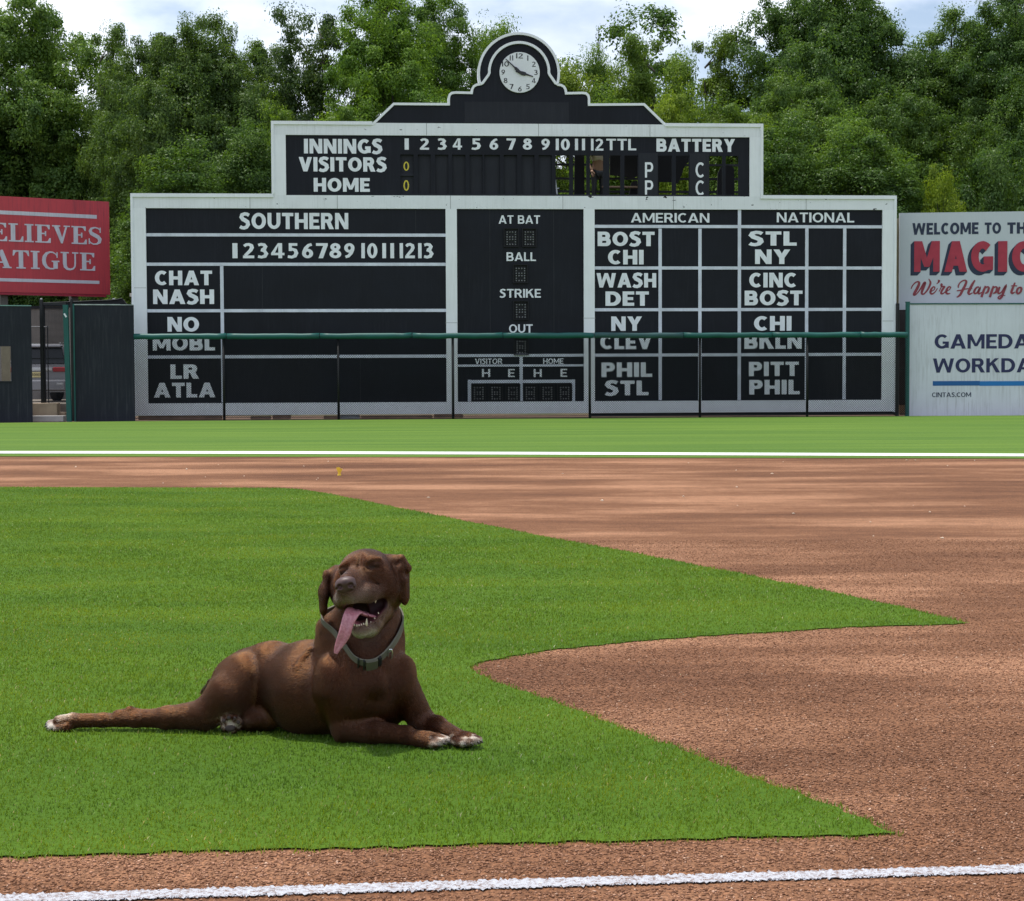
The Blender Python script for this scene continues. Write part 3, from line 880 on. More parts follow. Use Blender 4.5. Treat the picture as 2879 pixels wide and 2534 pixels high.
for X in (396, 528, 1150, 1745):
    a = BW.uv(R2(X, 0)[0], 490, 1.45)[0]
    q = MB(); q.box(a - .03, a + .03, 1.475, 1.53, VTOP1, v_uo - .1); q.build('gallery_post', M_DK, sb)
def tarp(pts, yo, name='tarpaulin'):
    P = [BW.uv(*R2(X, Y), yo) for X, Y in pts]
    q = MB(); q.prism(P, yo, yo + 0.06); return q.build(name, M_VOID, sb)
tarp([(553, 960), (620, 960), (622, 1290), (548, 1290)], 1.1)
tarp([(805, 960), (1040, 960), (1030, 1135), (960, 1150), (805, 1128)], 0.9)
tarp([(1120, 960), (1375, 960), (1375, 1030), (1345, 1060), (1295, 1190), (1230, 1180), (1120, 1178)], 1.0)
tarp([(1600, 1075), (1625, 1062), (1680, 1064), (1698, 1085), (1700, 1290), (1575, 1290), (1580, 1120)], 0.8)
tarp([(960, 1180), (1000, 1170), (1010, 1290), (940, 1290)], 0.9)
GF = VTOP1 - .24
M_WOOD = paint('raw_timber', (0.34, 0.24, 0.16), 0.8, 0.2, 8)
o = empty('timber_stool', BW.o + BW.t * BW.uv(R2(850, 0)[0], 540)[0] + BW.n * 0.7 + Vector((0, 0, GF)), BW.rz)
tag(o, 'rough timber trestle standing in the open total slot of the scoreboard', 'trestle')
q = MB(); q.box(-.20, -.12, -.03, .03, 0, .52); q.build('leg', M_WOOD, o)
q = MB(); q.box(.22, .28, -.03, .03, 0, .52); q.build('leg', M_WOOD, o)
q = MB(); q.box(-.26, .62, -.12, .12, .52, .555); q.build('top', M_WOOD, o)
o = empty('white_stake', BW.o + BW.t * BW.uv(R2(437, 0)[0], 540)[0] + BW.n * 0.25 + Vector((0, 0, GF)), BW.rz)
tag(o, 'thin white pointed stake leaning inside the tenth inning slot', 'stake')
q = MB(); q.stroke([(0.02, 0), (-0.04, .50), (-.070, .70), (-.074, .82)], [.028, .030, .036, .006], -.008, .008); q.build('shaft', M_LET, o)
q = MB(); q.stroke([(-.075, .45), (.03, .455)], [.022, .022], -.012, .012); q.build('crosspiece', M_LET, o)

# ---- pediment with clock
PX = 1459.0
left = [(1046.5, 352), (1107, 293.5), (1261.5, 294.5), (1261.8, 276), (1264, 268), (1270, 263), (1280, 261.5), (1326, 262.5), (1327.5, 252), (1332, 244), (1340, 239.5), (1351, 238)]
arcO = [(PX - 1 + 112.5 * math.cos(a), 208 - 112.5 * math.sin(a)) for a in np.linspace(math.pi * 1.075, -math.pi * .075, 44)]
right = [(2 * PX - x - 1, y + 1.2) for x, y in reversed(left)]
outline = left + arcO + right
P = [BW.uv(x, y) for x, y in outline]
P[0] = (P[0][0], v_uo + .002); P[-1] = (P[-1][0], v_uo + .002)
q = MB(); q.prism(P, -0.02, 0.16); q.build('pediment', M_BLACK, sb)
def trimline(pts, w, y0, y1, name='pediment_trim'):
    Q = [BW.uv(x, y) for x, y in pts]
    q = MB(); q.stroke(Q, w / 117.5, y0, y1); return q.build(name, M_TRIM2, sb)
trimline(left, 6.6, -0.06, 0.162)
trimline(right, 6.6, -0.06, 0.162)
trimline(arcO, 7.0, -0.055, 0.162)
arcI = [(1351, 238), (1357, 234.5), (1372.5, 213), (1375.5, 206)] + [(PX + 84 * math.cos(a), 205 - 84 * math.sin(a)) for a in np.linspace(math.pi * .97, math.pi * .03, 36)] + [(2 * PX - 1375.5, 206), (2 * PX - 1372.5, 213), (2 * PX - 1357, 235), (2 * PX - 1351, 238)]
trimline(arcI, 7.0, -0.075, -0.02)
a = BW.rect(1306, 287.5, 1599, 347.5)
q = MB(); q.box(a[0], a[1], -0.028, -0.02, a[2], a[3]); q.build('name_plate', M_BLACK2, sb)
cu, cv = BW.uv(1460.5, 205.4)
CR = 56 / 117.5
q = MB(); q.tube([(cu, -0.015, cv), (cu, -0.075, cv)], CR, 56)
clock = q.build('clock', M_FACE, sb)
for h_ in range(1, 13):
    q = MB()
    an = math.radians(90 - 30 * h_)
    x, z = cu + math.cos(an) * CR * .815, cv + math.sin(an) * CR * .815
    w = .045 if h_ < 10 else .082
    if h_ == 1: w = .013
    if h_ == 11: w = .040
    text_into(q, str(h_), x - w, x + w, z - .060, z + .060, -0.078, 0.0)
    q.build('numeral', M_CLK, clock)
def hand(px, w0, name, y):
    e = BW.uv(*px); dx, dz = e[0] - cu, e[1] - cv; L = math.hypot(dx, dz); dx, dz = dx / L, dz / L
    nx, nz = -dz, dx
    pr = [(-.10, .018), (0.02, w0), (.13, w0 * 1.25), (.16, w0 * .55), (L, .008), (L, -.008), (.16, -w0 * .55), (.13, -w0 * 1.25), (.02, -w0), (-.10, -.018)]
    q = MB(); q.prism([(cu + a * dx + b_ * nx, cv + a * dz + b_ * nz) for a, b_ in pr], y - .012, y); return q.build(name, M_CLK, clock)
hand((1498, 217.5), .036, 'hour_hand', -0.085)
hand((1420.5, 168), .030, 'minute_hand', -0.10)
q = MB(); q.tube([(cu, -0.07, cv), (cu, -0.125, cv)], .03, 16); q.build('hub', M_CLK, clock)

# ---- lettering
def letter(s, R, X0, X1, Y0, Y1, bold=0.035, mat=M_LET, y=-0.013, parent=sb, W=BW, name='lettering'):
    a = R(X0, Y0); b_ = R(X1, Y1)
    u0, u1, v0, v1 = W.rect(a[0], a[1], b_[0], b_[1])
    q = MB(); text_into(q, s, u0, u1, v0, v1, y, bold)
    return q.build(name, mat, parent)
letter('INNINGS', R1, 395, 957, 872, 977, .05); letter('VISITORS', R1, 358, 988, 1003, 1106, .05); letter('HOME', R1, 465, 868, 1152, 1251, .05)
for s, X in (('1', 1133), ('2', 1260), ('3', 1387), ('4', 1497), ('5', 1631), ('6', 1757), ('7', 1883), ('8', 2000)):
    w = 15 if s == '1' else 33
    letter(s, R1, X - w, X + w, 868, 949, .035)
letter('9', R2, 312, 376, 870, 951, .035); letter('10', R2, 415, 516, 870, 953, .035); letter('11', R2, 553, 625, 870, 953, .03); letter('12', R2, 668, 757, 870, 955, .03)
letter('TTL', R2, 778, 993, 871, 953, .04); letter('BATTERY', R2, 1138, 1702, 871, 964, .05)
for Y0, Y1 in ((1040, 1150), (1170, 1278)):
    letter('P', R2, 1055, 1114, Y0, Y1, .02, y=-0.027); letter('C', R2, 1418, 1482, Y0, Y1, .02, y=-0.027)
for Y0, Y1 in ((1032, 1097), (1165, 1242)):
    letter('0', R1, 1110, 1150, Y0, Y1, .0, M_YELL, y=0.062)
letter('SOUTHERN', R3, 725, 1390, 172, 271, .045)
for s, a, b_ in (('1', 682, 713), ('2', 745, 815), ('3', 835, 900), ('4', 918, 1000), ('5', 1018, 1083), ('6', 1103, 1175), ('7', 1193, 1265), ('8', 1275, 1347), ('9', 1365, 1432),
                 ('10', 1470, 1568), ('11', 1598, 1670), ('12', 1704, 1797), ('13', 1817, 1910)):
    letter(s, R3, a, b_, 357, 449, .035)
for s, a, b_, c_, d_ in (('CHAT', 208, 558, 525, 614), ('NASH', 197, 570, 640, 729), ('NO', 285, 478, 808, 898), ('MOBL', 195, 575, 925, 1013), ('LR', 303, 475, 1098, 1186), ('ATLA', 202, 577, 1210, 1300)):
    letter(s, R3, a, b_, c_, d_, .05)
for s, a, b_, c_, d_ in (('AT BAT', 352, 605, 187, 238), ('BALL', 400, 580, 413, 466), ('STRIKE', 358, 610, 637, 690), ('OUT', 415, 560, 853, 905), ('VISITOR', 207, 375, 1062, 1096), ('HOME', 624, 748, 1061, 1095),
                         ('H', 250, 300, 1126, 1175), ('E', 410, 450, 1126, 1175), ('H', 566, 615, 1126, 1175), ('E', 730, 770, 1125, 1174), ('AMERICAN', 1160, 1640, 173, 231)):
    letter(s, R4, a, b_, c_, d_, .03)
for s, a, b_, c_, d_ in (('BOST', 957, 1305, 287, 375), ('CHI', 1020, 1238, 398, 487), ('WASH', 950, 1315, 540, 628), ('DET', 1005, 1270, 652, 740), ('NY', 1040, 1228, 805, 893), ('CLEV', 973, 1288, 918, 1005), ('PHIL', 980, 1290, 1086, 1175), ('STL', 1003, 1268, 1197, 1287)):
    letter(s, R4, a, b_, c_, d_, .05)
letter('NATIONAL', R5, 427, 933, 182, 246, .03)
for s, a, b_, c_, d_ in (('STL', 245, 557, 305, 398), ('NY', 285, 515, 423, 518), ('CINC', 247, 558, 575, 671), ('BOST', 217, 595, 692, 788), ('CHI', 278, 523, 858, 954), ('BKLN', 215, 590, 975, 1072), ('PITT', 245, 570, 1157, 1250), ('PHIL', 247, 577, 1275, 1370)):
    letter(s, R5, a, b_, c_, d_, .05)

# ---- bulb displays in the count panel
DIG = {'8': ["###", "# #", "###", "# #", "###"]}
def display(X0, X1, Y0, Y1, dim=False):
    a = R4(X0, Y0); b_ = R4(X1, Y1)
    u0, u1, v0, v1 = BW.rect(a[0], a[1], b_[0], b_[1])
    q = MB(); t = .022
    for bx in ((u0 - t, u0, v0 - t, v1 + t), (u1, u1 + t, v0 - t, v1 + t), (u0, u1, v1, v1 + t), (u0, u1, v0 - t, v0)):
        q.box(bx[0], bx[1], -0.05, 0.0, bx[2], bx[3])
    q.box(u0, u1, -0.008, -0.003, v0, v1)
    d_ = q.build('count_display', M_VOID, sb)
    q = MB()
    nx, nz = 4, 6
    for i in range(nx):
        for j in range(nz):
            if 0 < i < nx - 1 and j in (1, 4): continue
            x = u0 + (u1 - u0) * (i + .9) / (nx + .8); z = v0 + (v1 - v0) * (j + .7) / (nz + 1.0)
            q.tube([(x, -0.008, z), (x, -0.022, z), (x, -0.03, z)], [.019, .019, .010], 8)
    q.build('bulbs', M_BULB if not dim else M_BLACK2, d_)
for a in ((388, 470, 270, 375), (500, 578, 270, 375), (444, 526, 492, 597), (446, 530, 714, 820), (450, 530, 940, 1036)):
    display(*a)
for a in ((190, 270), (297, 375), (400, 478), (507, 585), (610, 690), (716, 795)):
    display(a[0], a[1], 1222, 1318)
letter_plate = None

# ---- under the board: baseboard and loose blocks
a0 = BW.uv(1660, 1150)[0]; a1 = BW.uv(2516, 1150)[0]
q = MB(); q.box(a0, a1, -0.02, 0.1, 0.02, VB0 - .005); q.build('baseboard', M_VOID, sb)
M_BLOCK = paint('terracotta_block', (0.27, 0.165, 0.115), 0.9, 0.25, 3)
M_BLOCKG = paint('grey_block', (0.27, 0.27, 0.28), 0.9, 0.2, 3)
RB = reg(370, 1060, 2.129)
for i, (X0, X1, g_, lab) in enumerate(((40, 535, 0, 'long reddish clay block under the left end of the scoreboard'), (712, 830, 0, 'reddish clay block right of the grassy gap under the scoreboard'),
                   (845, 950, 0, 'short reddish clay block in the middle of the dark gap under the scoreboard'), (1150, 1236, 0, 'reddish clay block beside the second fence post under the scoreboard'),
                   (1248, 1365, 1, 'grey concrete block under the scoreboard'), (1372, 1800, 0, 'long reddish clay block right of the grey concrete block'), (1812, 1985, 0, 'reddish clay block under the white post of the count panel'))):
    ua_, ub_ = BW.uv(RB(X0, 0)[0], 1172)[0], BW.uv(RB(X1, 0)[0], 1172)[0]
    o = empty('foundation_block', BW.o + BW.t * ((ua_ + ub_) / 2) + BW.n * 0.1, BW.rz)
    tag(o, lab, 'block', 'blocks carrying the scoreboard')
    hw = (ub_ - ua_) / 2
    q = MB(); q.box(-hw, hw, -0.1, 0.12, 0.0, VB0 - .012 - (.02 if i % 2 else 0)); q.build('block_body', M_BLOCKG if g_ else M_BLOCK, o, bevel=0.012)
# ------------------------------------------------------------------ chain link fence with padded rail
FW = Wall((377, 1067, 38.45), (2553, 1067, 39.75))
fe = FW.empty('chain_link_fence')
tag(fe, 'low black chain link fence with teal padded top rail in front of the scoreboard', 'fence')
VR0, VR1 = FW.uv(1440, 951.5)[1], FW.uv(1440, 935.5)[1]
vc, rr = (VR0 + VR1) / 2, (VR1 - VR0) / 2
br = [376] + [R3(645, 0)[0], R3(1215, 0)[0], R3(1780, 0)[0], R4(378, 0)[0], R4(935, 0)[0], R4(1480, 0)[0], R5(397, 0)[0], R5(973, 0)[0], 2552]
for i in range(len(br) - 1):
    a, b_ = FW.uv(br[i], 943)[0], FW.uv(br[i + 1], 943)[0]
    q = MB()
    nseg = 10
    pts = [(a + .008 + (b_ - a - .016) * k / nseg, 0, vc + (-.006 if 0 < k < nseg else 0) + rng.normal(0, .004)) for k in range(nseg + 1)]
    q.tube(pts, [rr * (1 + rng.normal(0, .03)) for _ in pts], 14)
    q.build('rail_pad', M_TEAL2 if i == 5 else M_TEAL, fe, smooth=True)
U1 = FW.uv(2553, 943)[0]
q = MB(); q.tube([(0, 0, vc), (U1, 0, vc)], 0.02, 8); q.tube([(0, 0, .06), (U1, 0, .06)], 0.006, 6); q.build('rail', M_DK, fe)
M_POST = paint('black_post', (0.010, 0.011, 0.012), 0.45, 0.2, 6)
for x in (R3(628, 0)[0], R3(1329, 0)[0], R4(73, 0)[0], R4(910, 0)[0], R4(1584, 0)[0], R5(629, 0)[0]):
    u = FW.uv(x, 1050)[0]
    q = MB(); q.tube([(u, .03, -.05), (u, .03, VR0 + .02)], 0.030, 12); q.build('post', M_POST, fe, smooth=True)
# woven wire: two families of slanted wires
H0, H1 = 0.05, VR0 + .03
pitch = 0.054
q_v, q_f = [], []
hh = H1 - H0
k = 0
W_ = 0.0032
for sgn, yo in ((1, 0.0), (-1, 0.006)):
    s = -hh
    while s < U1 + hh:
        x0, x1 = (s, s + hh) if sgn > 0 else (s + hh, s)
        z0, z1 = H0, H1
        # clip to 0..U1
        def clip(xa, za, xb, zb):
            pts = []
            t0, t1 = 0.0, 1.0
            dx = xb - xa
            lo_, hi_ = (0 - xa) / dx, (U1 - xa) / dx
            if lo_ > hi_: lo_, hi_ = hi_, lo_
            t0, t1 = max(t0, lo_), min(t1, hi_)
            if t1 - t0 < .01: return None
            return (xa + dx * t0, za + (zb - za) * t0, xa + dx * t1, za + (zb - za) * t1)
        c_ = clip(x0, z0, x1, z1)
        if c_:
            d_ = np.array([c_[2] - c_[0], c_[3] - c_[1]]); d_ /= np.linalg.norm(d_)
            nx_, nz_ = -d_[1] * W_, d_[0] * W_
            b0 = len(q_v)
            for (x, z) in ((c_[0], c_[1]), (c_[2], c_[3])):
                q_v += [(x + nx_, yo, z + nz_), (x - nx_, yo, z - nz_), (x, yo - .004, z)]
            q_f += [(b0, b0 + 1, b0 + 4, b0 + 3), (b0 + 1, b0 + 2, b0 + 5, b0 + 4), (b0 + 2, b0, b0 + 3, b0 + 5)]
        s += pitch
me = np_mesh('wire_mesh', q_v, q_f)
M_WIRE = paint('black_vinyl_wire', (0.006, 0.007, 0.008), 0.7, 0.1, 5, spec=.1)
link('wire_mesh', me, M_WIRE, fe)

# ------------------------------------------------------------------ dark outfield walls on the left
M_WALL = paint('charcoal_wall', (0.0165, 0.019, 0.027), 0.7, 0.15, 0.8, streak=0.26, streak_col=(0.085, 0.09, 0.10), spec=.2)
LW1 = Wall((-100, 1073, 37.4), (88, 1073, 37.75))
w1 = LW1.empty('outfield_wall')
tag(w1, 'charcoal wooden wall with a small square window, left of the gap', 'wall')
v_top = LW1.uv(43, 861)[1]
U = lambda x: LW1.uv(x, 1000)[0]
wx0, wx1 = U(-32), U(30.5)
wz0, wz1 = LW1.uv(10, RL(0, 1222)[1])[1], LW1.uv(10, RL(0, 782)[1])[1]
ue = U(89)
q = MB()
q.box(U(-400), wx0, 0, .12, -.05, v_top); q.box(wx1, ue, 0, .12, -.05, v_top); q.box(wx0, wx1, 0, .12, -.05, wz0); q.box(wx0, wx1, 0, .12, wz1, v_top)
q.build('wall_panel', M_WALL, w1)
M_EDGE = paint('wall_cap', (0.16, 0.30, 0.27), 0.5, 0.2, 3)
q = MB(); q.box(U(-400), ue + .01, -.015, .135, v_top, v_top + .022); q.build('wall_cap', M_EDGE, w1)
q = MB()
for bx in ((wx0, wx1, wz0 - .03, wz0), (wx0, wx1, wz1, wz1 + .02), (wx1, wx1 + .02, wz0 - .03, wz1 + .02)):
    q.box(bx[0], bx[1], -.014, -.002, bx[2], bx[3])
q.build('window_frame', M_BLACK2, w1)
LW2 = Wall((211, 1072, 38.2), (378, 1072, 38.42))
w2 = LW2.empty('outfield_wall')
tag(w2, 'scuffed charcoal wall panel between the teal post and the scoreboard', 'wall')
U2 = lambda x: LW2.uv(x, 1000)[0]
v_top2 = LW2.uv(300, 858.5)[1]
q = MB(); q.box(U2(212), U2(377), 0, .12, -.05, v_top2); q.build('wall_panel', M_WALL, w2)
q = MB(); q.box(U2(210), U2(340), -.015, .135, v_top2, v_top2 + .024); q.box(U2(340), U2(377), -.012, .135, v_top2, v_top2 + .018); q.build('wall_cap', paint('worn_cap', (0.34, 0.38, 0.38), 0.6, 0.3, 6), w2)
q = MB(); q.box(U2(206.5), U2(211), -.02, .1, -.05, v_top2 + .03); q.build('edge_post', M_TEAL, w2)

# tan post seen through the little window
M_TAN = paint('tan_plywood', (0.33, 0.29, 0.20), 0.8, 0.2, 3)
o = empty('timber_post', at(19, 1190, 39.4) * 1.0)
o.location.z = 0
tag(o, 'pale tan plank standing behind the little window in the dark wall', 'post')
q = MB(); q.box(-.10, .10, 0, .05, 0, 2.3); q.build('plank', M_TAN, o)
q = MB(); q.box(-.12, .12, -.03, .08, -.02, .08); q.build('foot', M_DK, o)

# teal post and bracket at the gap
o = empty('teal_post', at(190, 1072, 38.0)); o.location.z = 0
tag(o, 'leaning teal steel post at the right side of the wall gap', 'post')
q = MB(); za = .92 + (1072.5 - 858) * 38.0 / FPX
q.add([(-.055 + (.02 if z == 0 else -.03) + dx, dy, z) for z in (0, za) for dx, dy in ((0, 0), (.105, 0), (.105, .08), (0, .08))],
      [(0, 3, 2, 1), (4, 5, 6, 7), (0, 1, 5, 4), (1, 2, 6, 5), (2, 3, 7, 6), (3, 0, 4, 7)])
q.build('shaft', M_TEAL, o)
q = MB(); q.stroke([(-.055, za - .20), (-.005, za - .28)], [.035, .035], -.006, 0.001); q.build('tape_mark', M_LET, o)
# dark posts of the gate
for x, w, lab, mat in ((118.5, .07, 'black steel gate post in the gap beside the dark netting', M_POST), (203.5, .05, 'thin black post squeezed beside the teal post', M_POST)):
    o = empty('gate_post', at(x, 1072, 38.6)); o.location.z = 0
    tag(o, lab, 'post')
    q = MB(); q.box(-w / 2, w / 2, 0, .07, 0, 2.80); q.build('shaft', mat, o)
    q = MB(); q.tube([(0, .03, 2.80), (0, .03, 2.82), (0, .03, 2.835)], [w / 2 * .8, w / 2 * .8, .01], 10); q.build('cap', M_BLOCKG if x < 200 else mat, o)
# netting panel behind the gap: horizontal mesh laths on a frame
NW = Wall((121, 1072, 38.9), (186, 1072, 38.9))
o = NW.empty('netting_screen')
tag(o, 'dark see-through netting stretched across the wall gap in front of the parked vehicle', 'netting')
u1 = NW.uv(185, 1000)[0]; z1 = NW.uv(150, 852)[1]
q = MB()
zz = .12
while zz < z1 - .05:
    q.box(0.0, u1, 0, .002, zz, zz + .009); zz += .027
q.build('net_cloth', M_BLACK2, o)
q = MB(); q.box(-.02, u1 + .02, -.01, .02, z1 - .05, z1); zq = NW.uv(150, RL(0, 938)[1])[1]; q.box(-.3, u1 + .02, .004, .02, zq - .012, zq + .012); q.build('net_frame', M_DK, o)
NB = Wall((88, 1072, 39.3), (118, 1072, 39.3))
o = NB.empty('light_bar'); zq = NB.uv(100, RL(0, 535)[1])[1]
tag(o, 'thin grey crossbar spanning the wall gap beside the black post', 'rail')
q = MB(); q.tube([(-.05, 0, zq), (.42, 0, zq)], .012, 8); q.build('bar', M_BLOCKG, o)
q = MB(); q.tube([(.40, 0, 0), (.40, 0, zq + .01)], .014, 8); q.build('upright', M_DK, o)
# tan block, grey slab, little block in the gap
for nm, X0, X1, Y0, Y1, d_, col, lab in (('stone_block', 405, 720, 1500, 1658, 38.5, (0.36, 0.28, 0.20), 'tan masonry block on the ground in the wall gap'),
                                ('stone_slab', 405, 800, 1660, 1722, 38.05, (0.31, 0.30, 0.29), 'grey concrete slab on the grass edge in the wall gap'),
                                ('paving_brick', 722, 826, 1615, 1690, 38.7, (0.42, 0.31, 0.22), 'small pale brick behind the grey slab in the wall gap')):
    a, b_ = at(*RL(X0, Y1), d_), at(*RL(X1, Y0), d_)
    o = empty(nm, ((a.x + b_.x) / 2, a.y, 0)); tag(o, lab, 'block')
    hw = (b_.x - a.x) / 2; zb = max(0.0, a.z) if nm != 'stone_slab' else 0.0
    q = MB(); q.box(-hw, hw, 0, .3, zb * 0, b_.z)
    q.build('block_body', paint('block_tone', col, .9, .15, 4), o, bevel=0.012)
# slanted shade net roof above the gap and the panel
SW = Wall((118, 1072, 39.2), (360, 1072, 39.5))
o = SW.empty('shade_canopy'); tag(o, 'sagging black shade netting roof behind the dark wall panel', 'canopy')
P0, P1, P2, P3 = SW.uv(118, RL(0, 238)[1]), SW.uv(RL(1440, 0)[0], RL(0, 198)[1]), SW.uv(RL(1545, 0)[0], RL(0, 178)[1]), SW.uv(RL(1610, 0)[0], RL(0, 260)[1])
q = MB(); q.prism([P0, P1, P2, P3, (P3[0], P3[1] - .1), (P0[0], P0[1] - .06)], 0, .5); q.build('net_roof', M_VOID, o)
q = MB(); q.tube([(P0[0], -.01, P0[1]), (P1[0], -.01, P1[1]), (P2[0], -.01, P2[1])], .014, 8); q.build('edge_pipe', M_DK, o)
for P_ in (P0, P1): 
    q = MB(); q.tube([(P_[0] - .03, -.02, P_[1] + .02), (P_[0] + .03, -.02, P_[1] + .022)], .018, 8); q.build('clamp', M_BLOCKG, o)
for P_ in (P0, P3):
    q = MB(); q.tube([(P_[0], .3, 0), (P_[0], .3, P_[1] - .05)], .03, 8); q.build('prop', M_DK, o)
# small lamp box on a post
o = empty('lamp_box', at(*RL(1664, 260), 39.3)); zt = at(*RL(1664, 135), 39.3).z; o.location.z = 0
tag(o, 'small pale box light on a thin post beside the left edge of the scoreboard', 'box light')
q = MB(); q.box(-.045, .045, 0, .08, zt - .04, zt + .04); q.build('housing', paint('cream_box', (0.45, 0.42, 0.36), .6), o, bevel=.008)
q = MB(); q.tube([(0, .04, 0), (0, .04, zt - .03)], .018, 8); q.build('post', paint('grey_steel', (0.2, 0.21, 0.21), .5), o)

# ------------------------------------------------------------------ parked vehicle beyond the gap
M_CAR = paint('silver_car_paint', (0.20, 0.20, 0.215), 0.3, 0.03, 2, spec=0.6, metallic=0.3)
M_CHROME = paint('bright_trim', (0.42, 0.43, 0.45), 0.2, 0.03, 2, metallic=0.5)
M_GLASS = paint('car_glass', (0.012, 0.014, 0.017), 0.25, 0.05, 2, spec=0.25)
M_RED = paint('tail_red', (0.30, 0.015, 0.02), 0.2, 0.05, 6)
M_RUB = paint('tyre_rubber', (0.012, 0.012, 0.013), 0.8, 0.1, 8)
M_PLATE = paint('plate_yellow', (0.55, 0.47, 0.22), 0.5, 0.08, 10)
cp = at(104, 1072, 50.0); m, nt, b = new_mat('lot_gravel'); n = noise(nt, tex(nt), 5, 6); r = ramp(nt, [(.3, (.10, .085, .07)), (.7, (.19, .165, .14))]); nt.links.new(n, r.inputs[0]); nt.links.new(r.outputs[0], b.inputs['Base Color']); b.inputs['Roughness'].default_value = 1
q = MB(); q.box(-32, -10.5, 45.5, 60, -.1, .30); tag(q.build('parking_lot', m), kind='structure')
car = empty('parked_car', (cp.x, cp.y, 0.30), math.radians(-6))
tag(car, 'silver sport utility vehicle seen from behind through the gap in the dark walls', 'car')
prof = [(-.93, .32), (-.95, .62), (-.95, 1.02), (-.90, 1.12), (-.74, 1.66), (-.66, 1.74), (.66, 1.74), (.74, 1.66), (.90, 1.12), (.95, 1.02), (.95, .62), (.93, .32)]
def loft(secs):
    q = MB(); n = len(secs[0][1]); vs = []
    for y, pr in secs: vs += [(x, y, z) for x, z in pr]
    fs = []
    for i in range(len(secs) - 1):
        for k in range(n):
            k2 = (k + 1) % n
            fs.append((i * n + k, i * n + k2, (i + 1) * n + k2, (i + 1) * n + k))
    fs.append(tuple(range(n))); fs.append(tuple(reversed(range((len(secs) - 1) * n, len(secs) * n))))
    return q.add(vs, fs)
def sc(pr, top, bot=None, w=1.0):
    return [(x * w, min(z, top)) for x, z in pr]
hood = sc(prof, 1.06)
loft([(0.0, sc(prof, 1.10, w=.97)), (.05, sc(prof, 1.12)), (.30, prof), (2.6, prof), (3.35, hood), (4.5, sc(prof, .98, w=.97)), (4.68, sc(prof, .9, w=.92))]).build('body', M_CAR, car, bevel=.03)
q = MB(); q.add([(-.84, .035, 1.15), (.84, .035, 1.15), (.69, .215, 1.62), (-.69, .215, 1.62)], [(0, 1, 2, 3)]); q.add([(-.84, .075, 1.15), (.84, .075, 1.15), (.69, .255, 1.62), (-.69, .255, 1.62)], [(3, 2, 1, 0)]); q.build('rear_window', M_GLASS, car)
for s in (-1, 1):
    q = MB(); q.add([(s * .925, .55, 1.14), (s * .925, 2.7, 1.14), (s * .765, 2.4, 1.60), (s * .765, .60, 1.60)], [(0, 1, 2, 3) if s > 0 else (3, 2, 1, 0)]); q.build('side_window', M_GLASS, car)
    q = MB(); q.box(min(s * .50, s * .955), max(s * .50, s * .955), -.03, .25, .90, 1.04); q.build('tail_light', M_RED, car, bevel=.02)
    q = MB(); q.box(min(s * .66, s * .85), max(s * .66, s * .85), -.125, -.05, .52, .58); q.build('reflector', M_CHROME, car)
    q = MB(); q.tube([(s * .62, .3, 1.77), (s * .62, 2.4, 1.77)], .022, 8); q.build('roof_rail', M_CHROME, car)
    for yy in (.95, 3.75):
        q = MB(); q.tube([(s * .97, yy, .36), (s * .72, yy, .36)], .36, 22); wh = q.build('wheel', M_RUB, car, bevel=.03)
        q = MB(); q.tube([(s * .985, yy, .36), (s * .9, yy, .36)], .22, 16); q.build('rim', M_CHROME, wh)
q = MB(); q.box(-.93, .93, -.12, .1, .34, .66); q.build('bumper', M_CAR, car, bevel=.04)
q = MB(); q.box(-.50, .50, -.035, 0.02, .93, 1.03); q.build('tailgate_trim', M_CHROME, car, bevel=.012)
q = MB(); q.box(-.70, .70, .12, .34, 1.64, 1.69); q.build('spoiler', M_CAR, car, bevel=.015)
q = MB(); q.box(-.16, .16, -.045, -.01, .74, .90); pl = q.build('license_plate', M_PLATE, car)
q = MB(); text_into(q, '30005', -.14, .14, .78, .86, -.048, 0.0); q.build('plate_text', M_CLK, pl)

# low brown wall behind the vehicle
M_BANK = paint('brown_wall', (0.17, 0.15, 0.135), 0.9, 0.25, 0.7, streak=.3, streak_col=(.07, .06, .055))
o = empty('back_lot_wall', (-19.2, 58.5, 0)); tag(o, 'dull brown boundary wall behind the parked vehicle', 'wall')
q = MB(); q.box(-9, 4.2, 0, .3, -.05, 3.45); q.build('wall_face', M_BANK, o)
q = MB(); q.box(-9.05, 4.25, -.05, .35, 3.45, 3.55); q.build('coping', M_VOID, o)

# ------------------------------------------------------------------ red sign on posts (left)
M_REDS = paint('red_sign', (0.47, 0.046, 0.060), 0.55, 0.14, 0.9, streak=.45, streak_col=(0.11, 0.028, 0.045), vscale=(1, 1, .6))
M_REDE = paint('red_edge', (0.30, 0.015, 0.035), 0.5, .1, 3)
M_SLET = paint('sign_letter', (0.56, 0.56, 0.62), 0.6, 0.08, 2.0, streak=.35, streak_col=(.30, .28, .32))
RW = Wall((0, 1073, 40.1), (309, 1072, 41.5))
rs = RW.empty('billboard'); tag(rs, 'weathered red billboard with white serif letters on posts above the dark wall', 'billboard')
ur = RW.uv(308.5, 700)[0]; vt = RW.uv(155, 559.5)[1]; vb_ = RW.uv(155, 832)[1]
q = MB(); q.box(-2.6, ur, 0, .14, vb_ + .06, vt); q.build('panel', M_REDS, rs)
q = MB(); q.box(-2.6, ur - .1, .01, .13, vb_, vb_ + .055); q.build('bottom_rail', M_REDE, rs)
for x in (16, 215):
    u = RW.uv(x, 830)[0]; q = MB(); q.box(u - .09, u + .09, .15, .33, 0, vb_ + .4); q.build('leg', paint('sign_leg', (0.10, 0.095, 0.085), .8), rs)
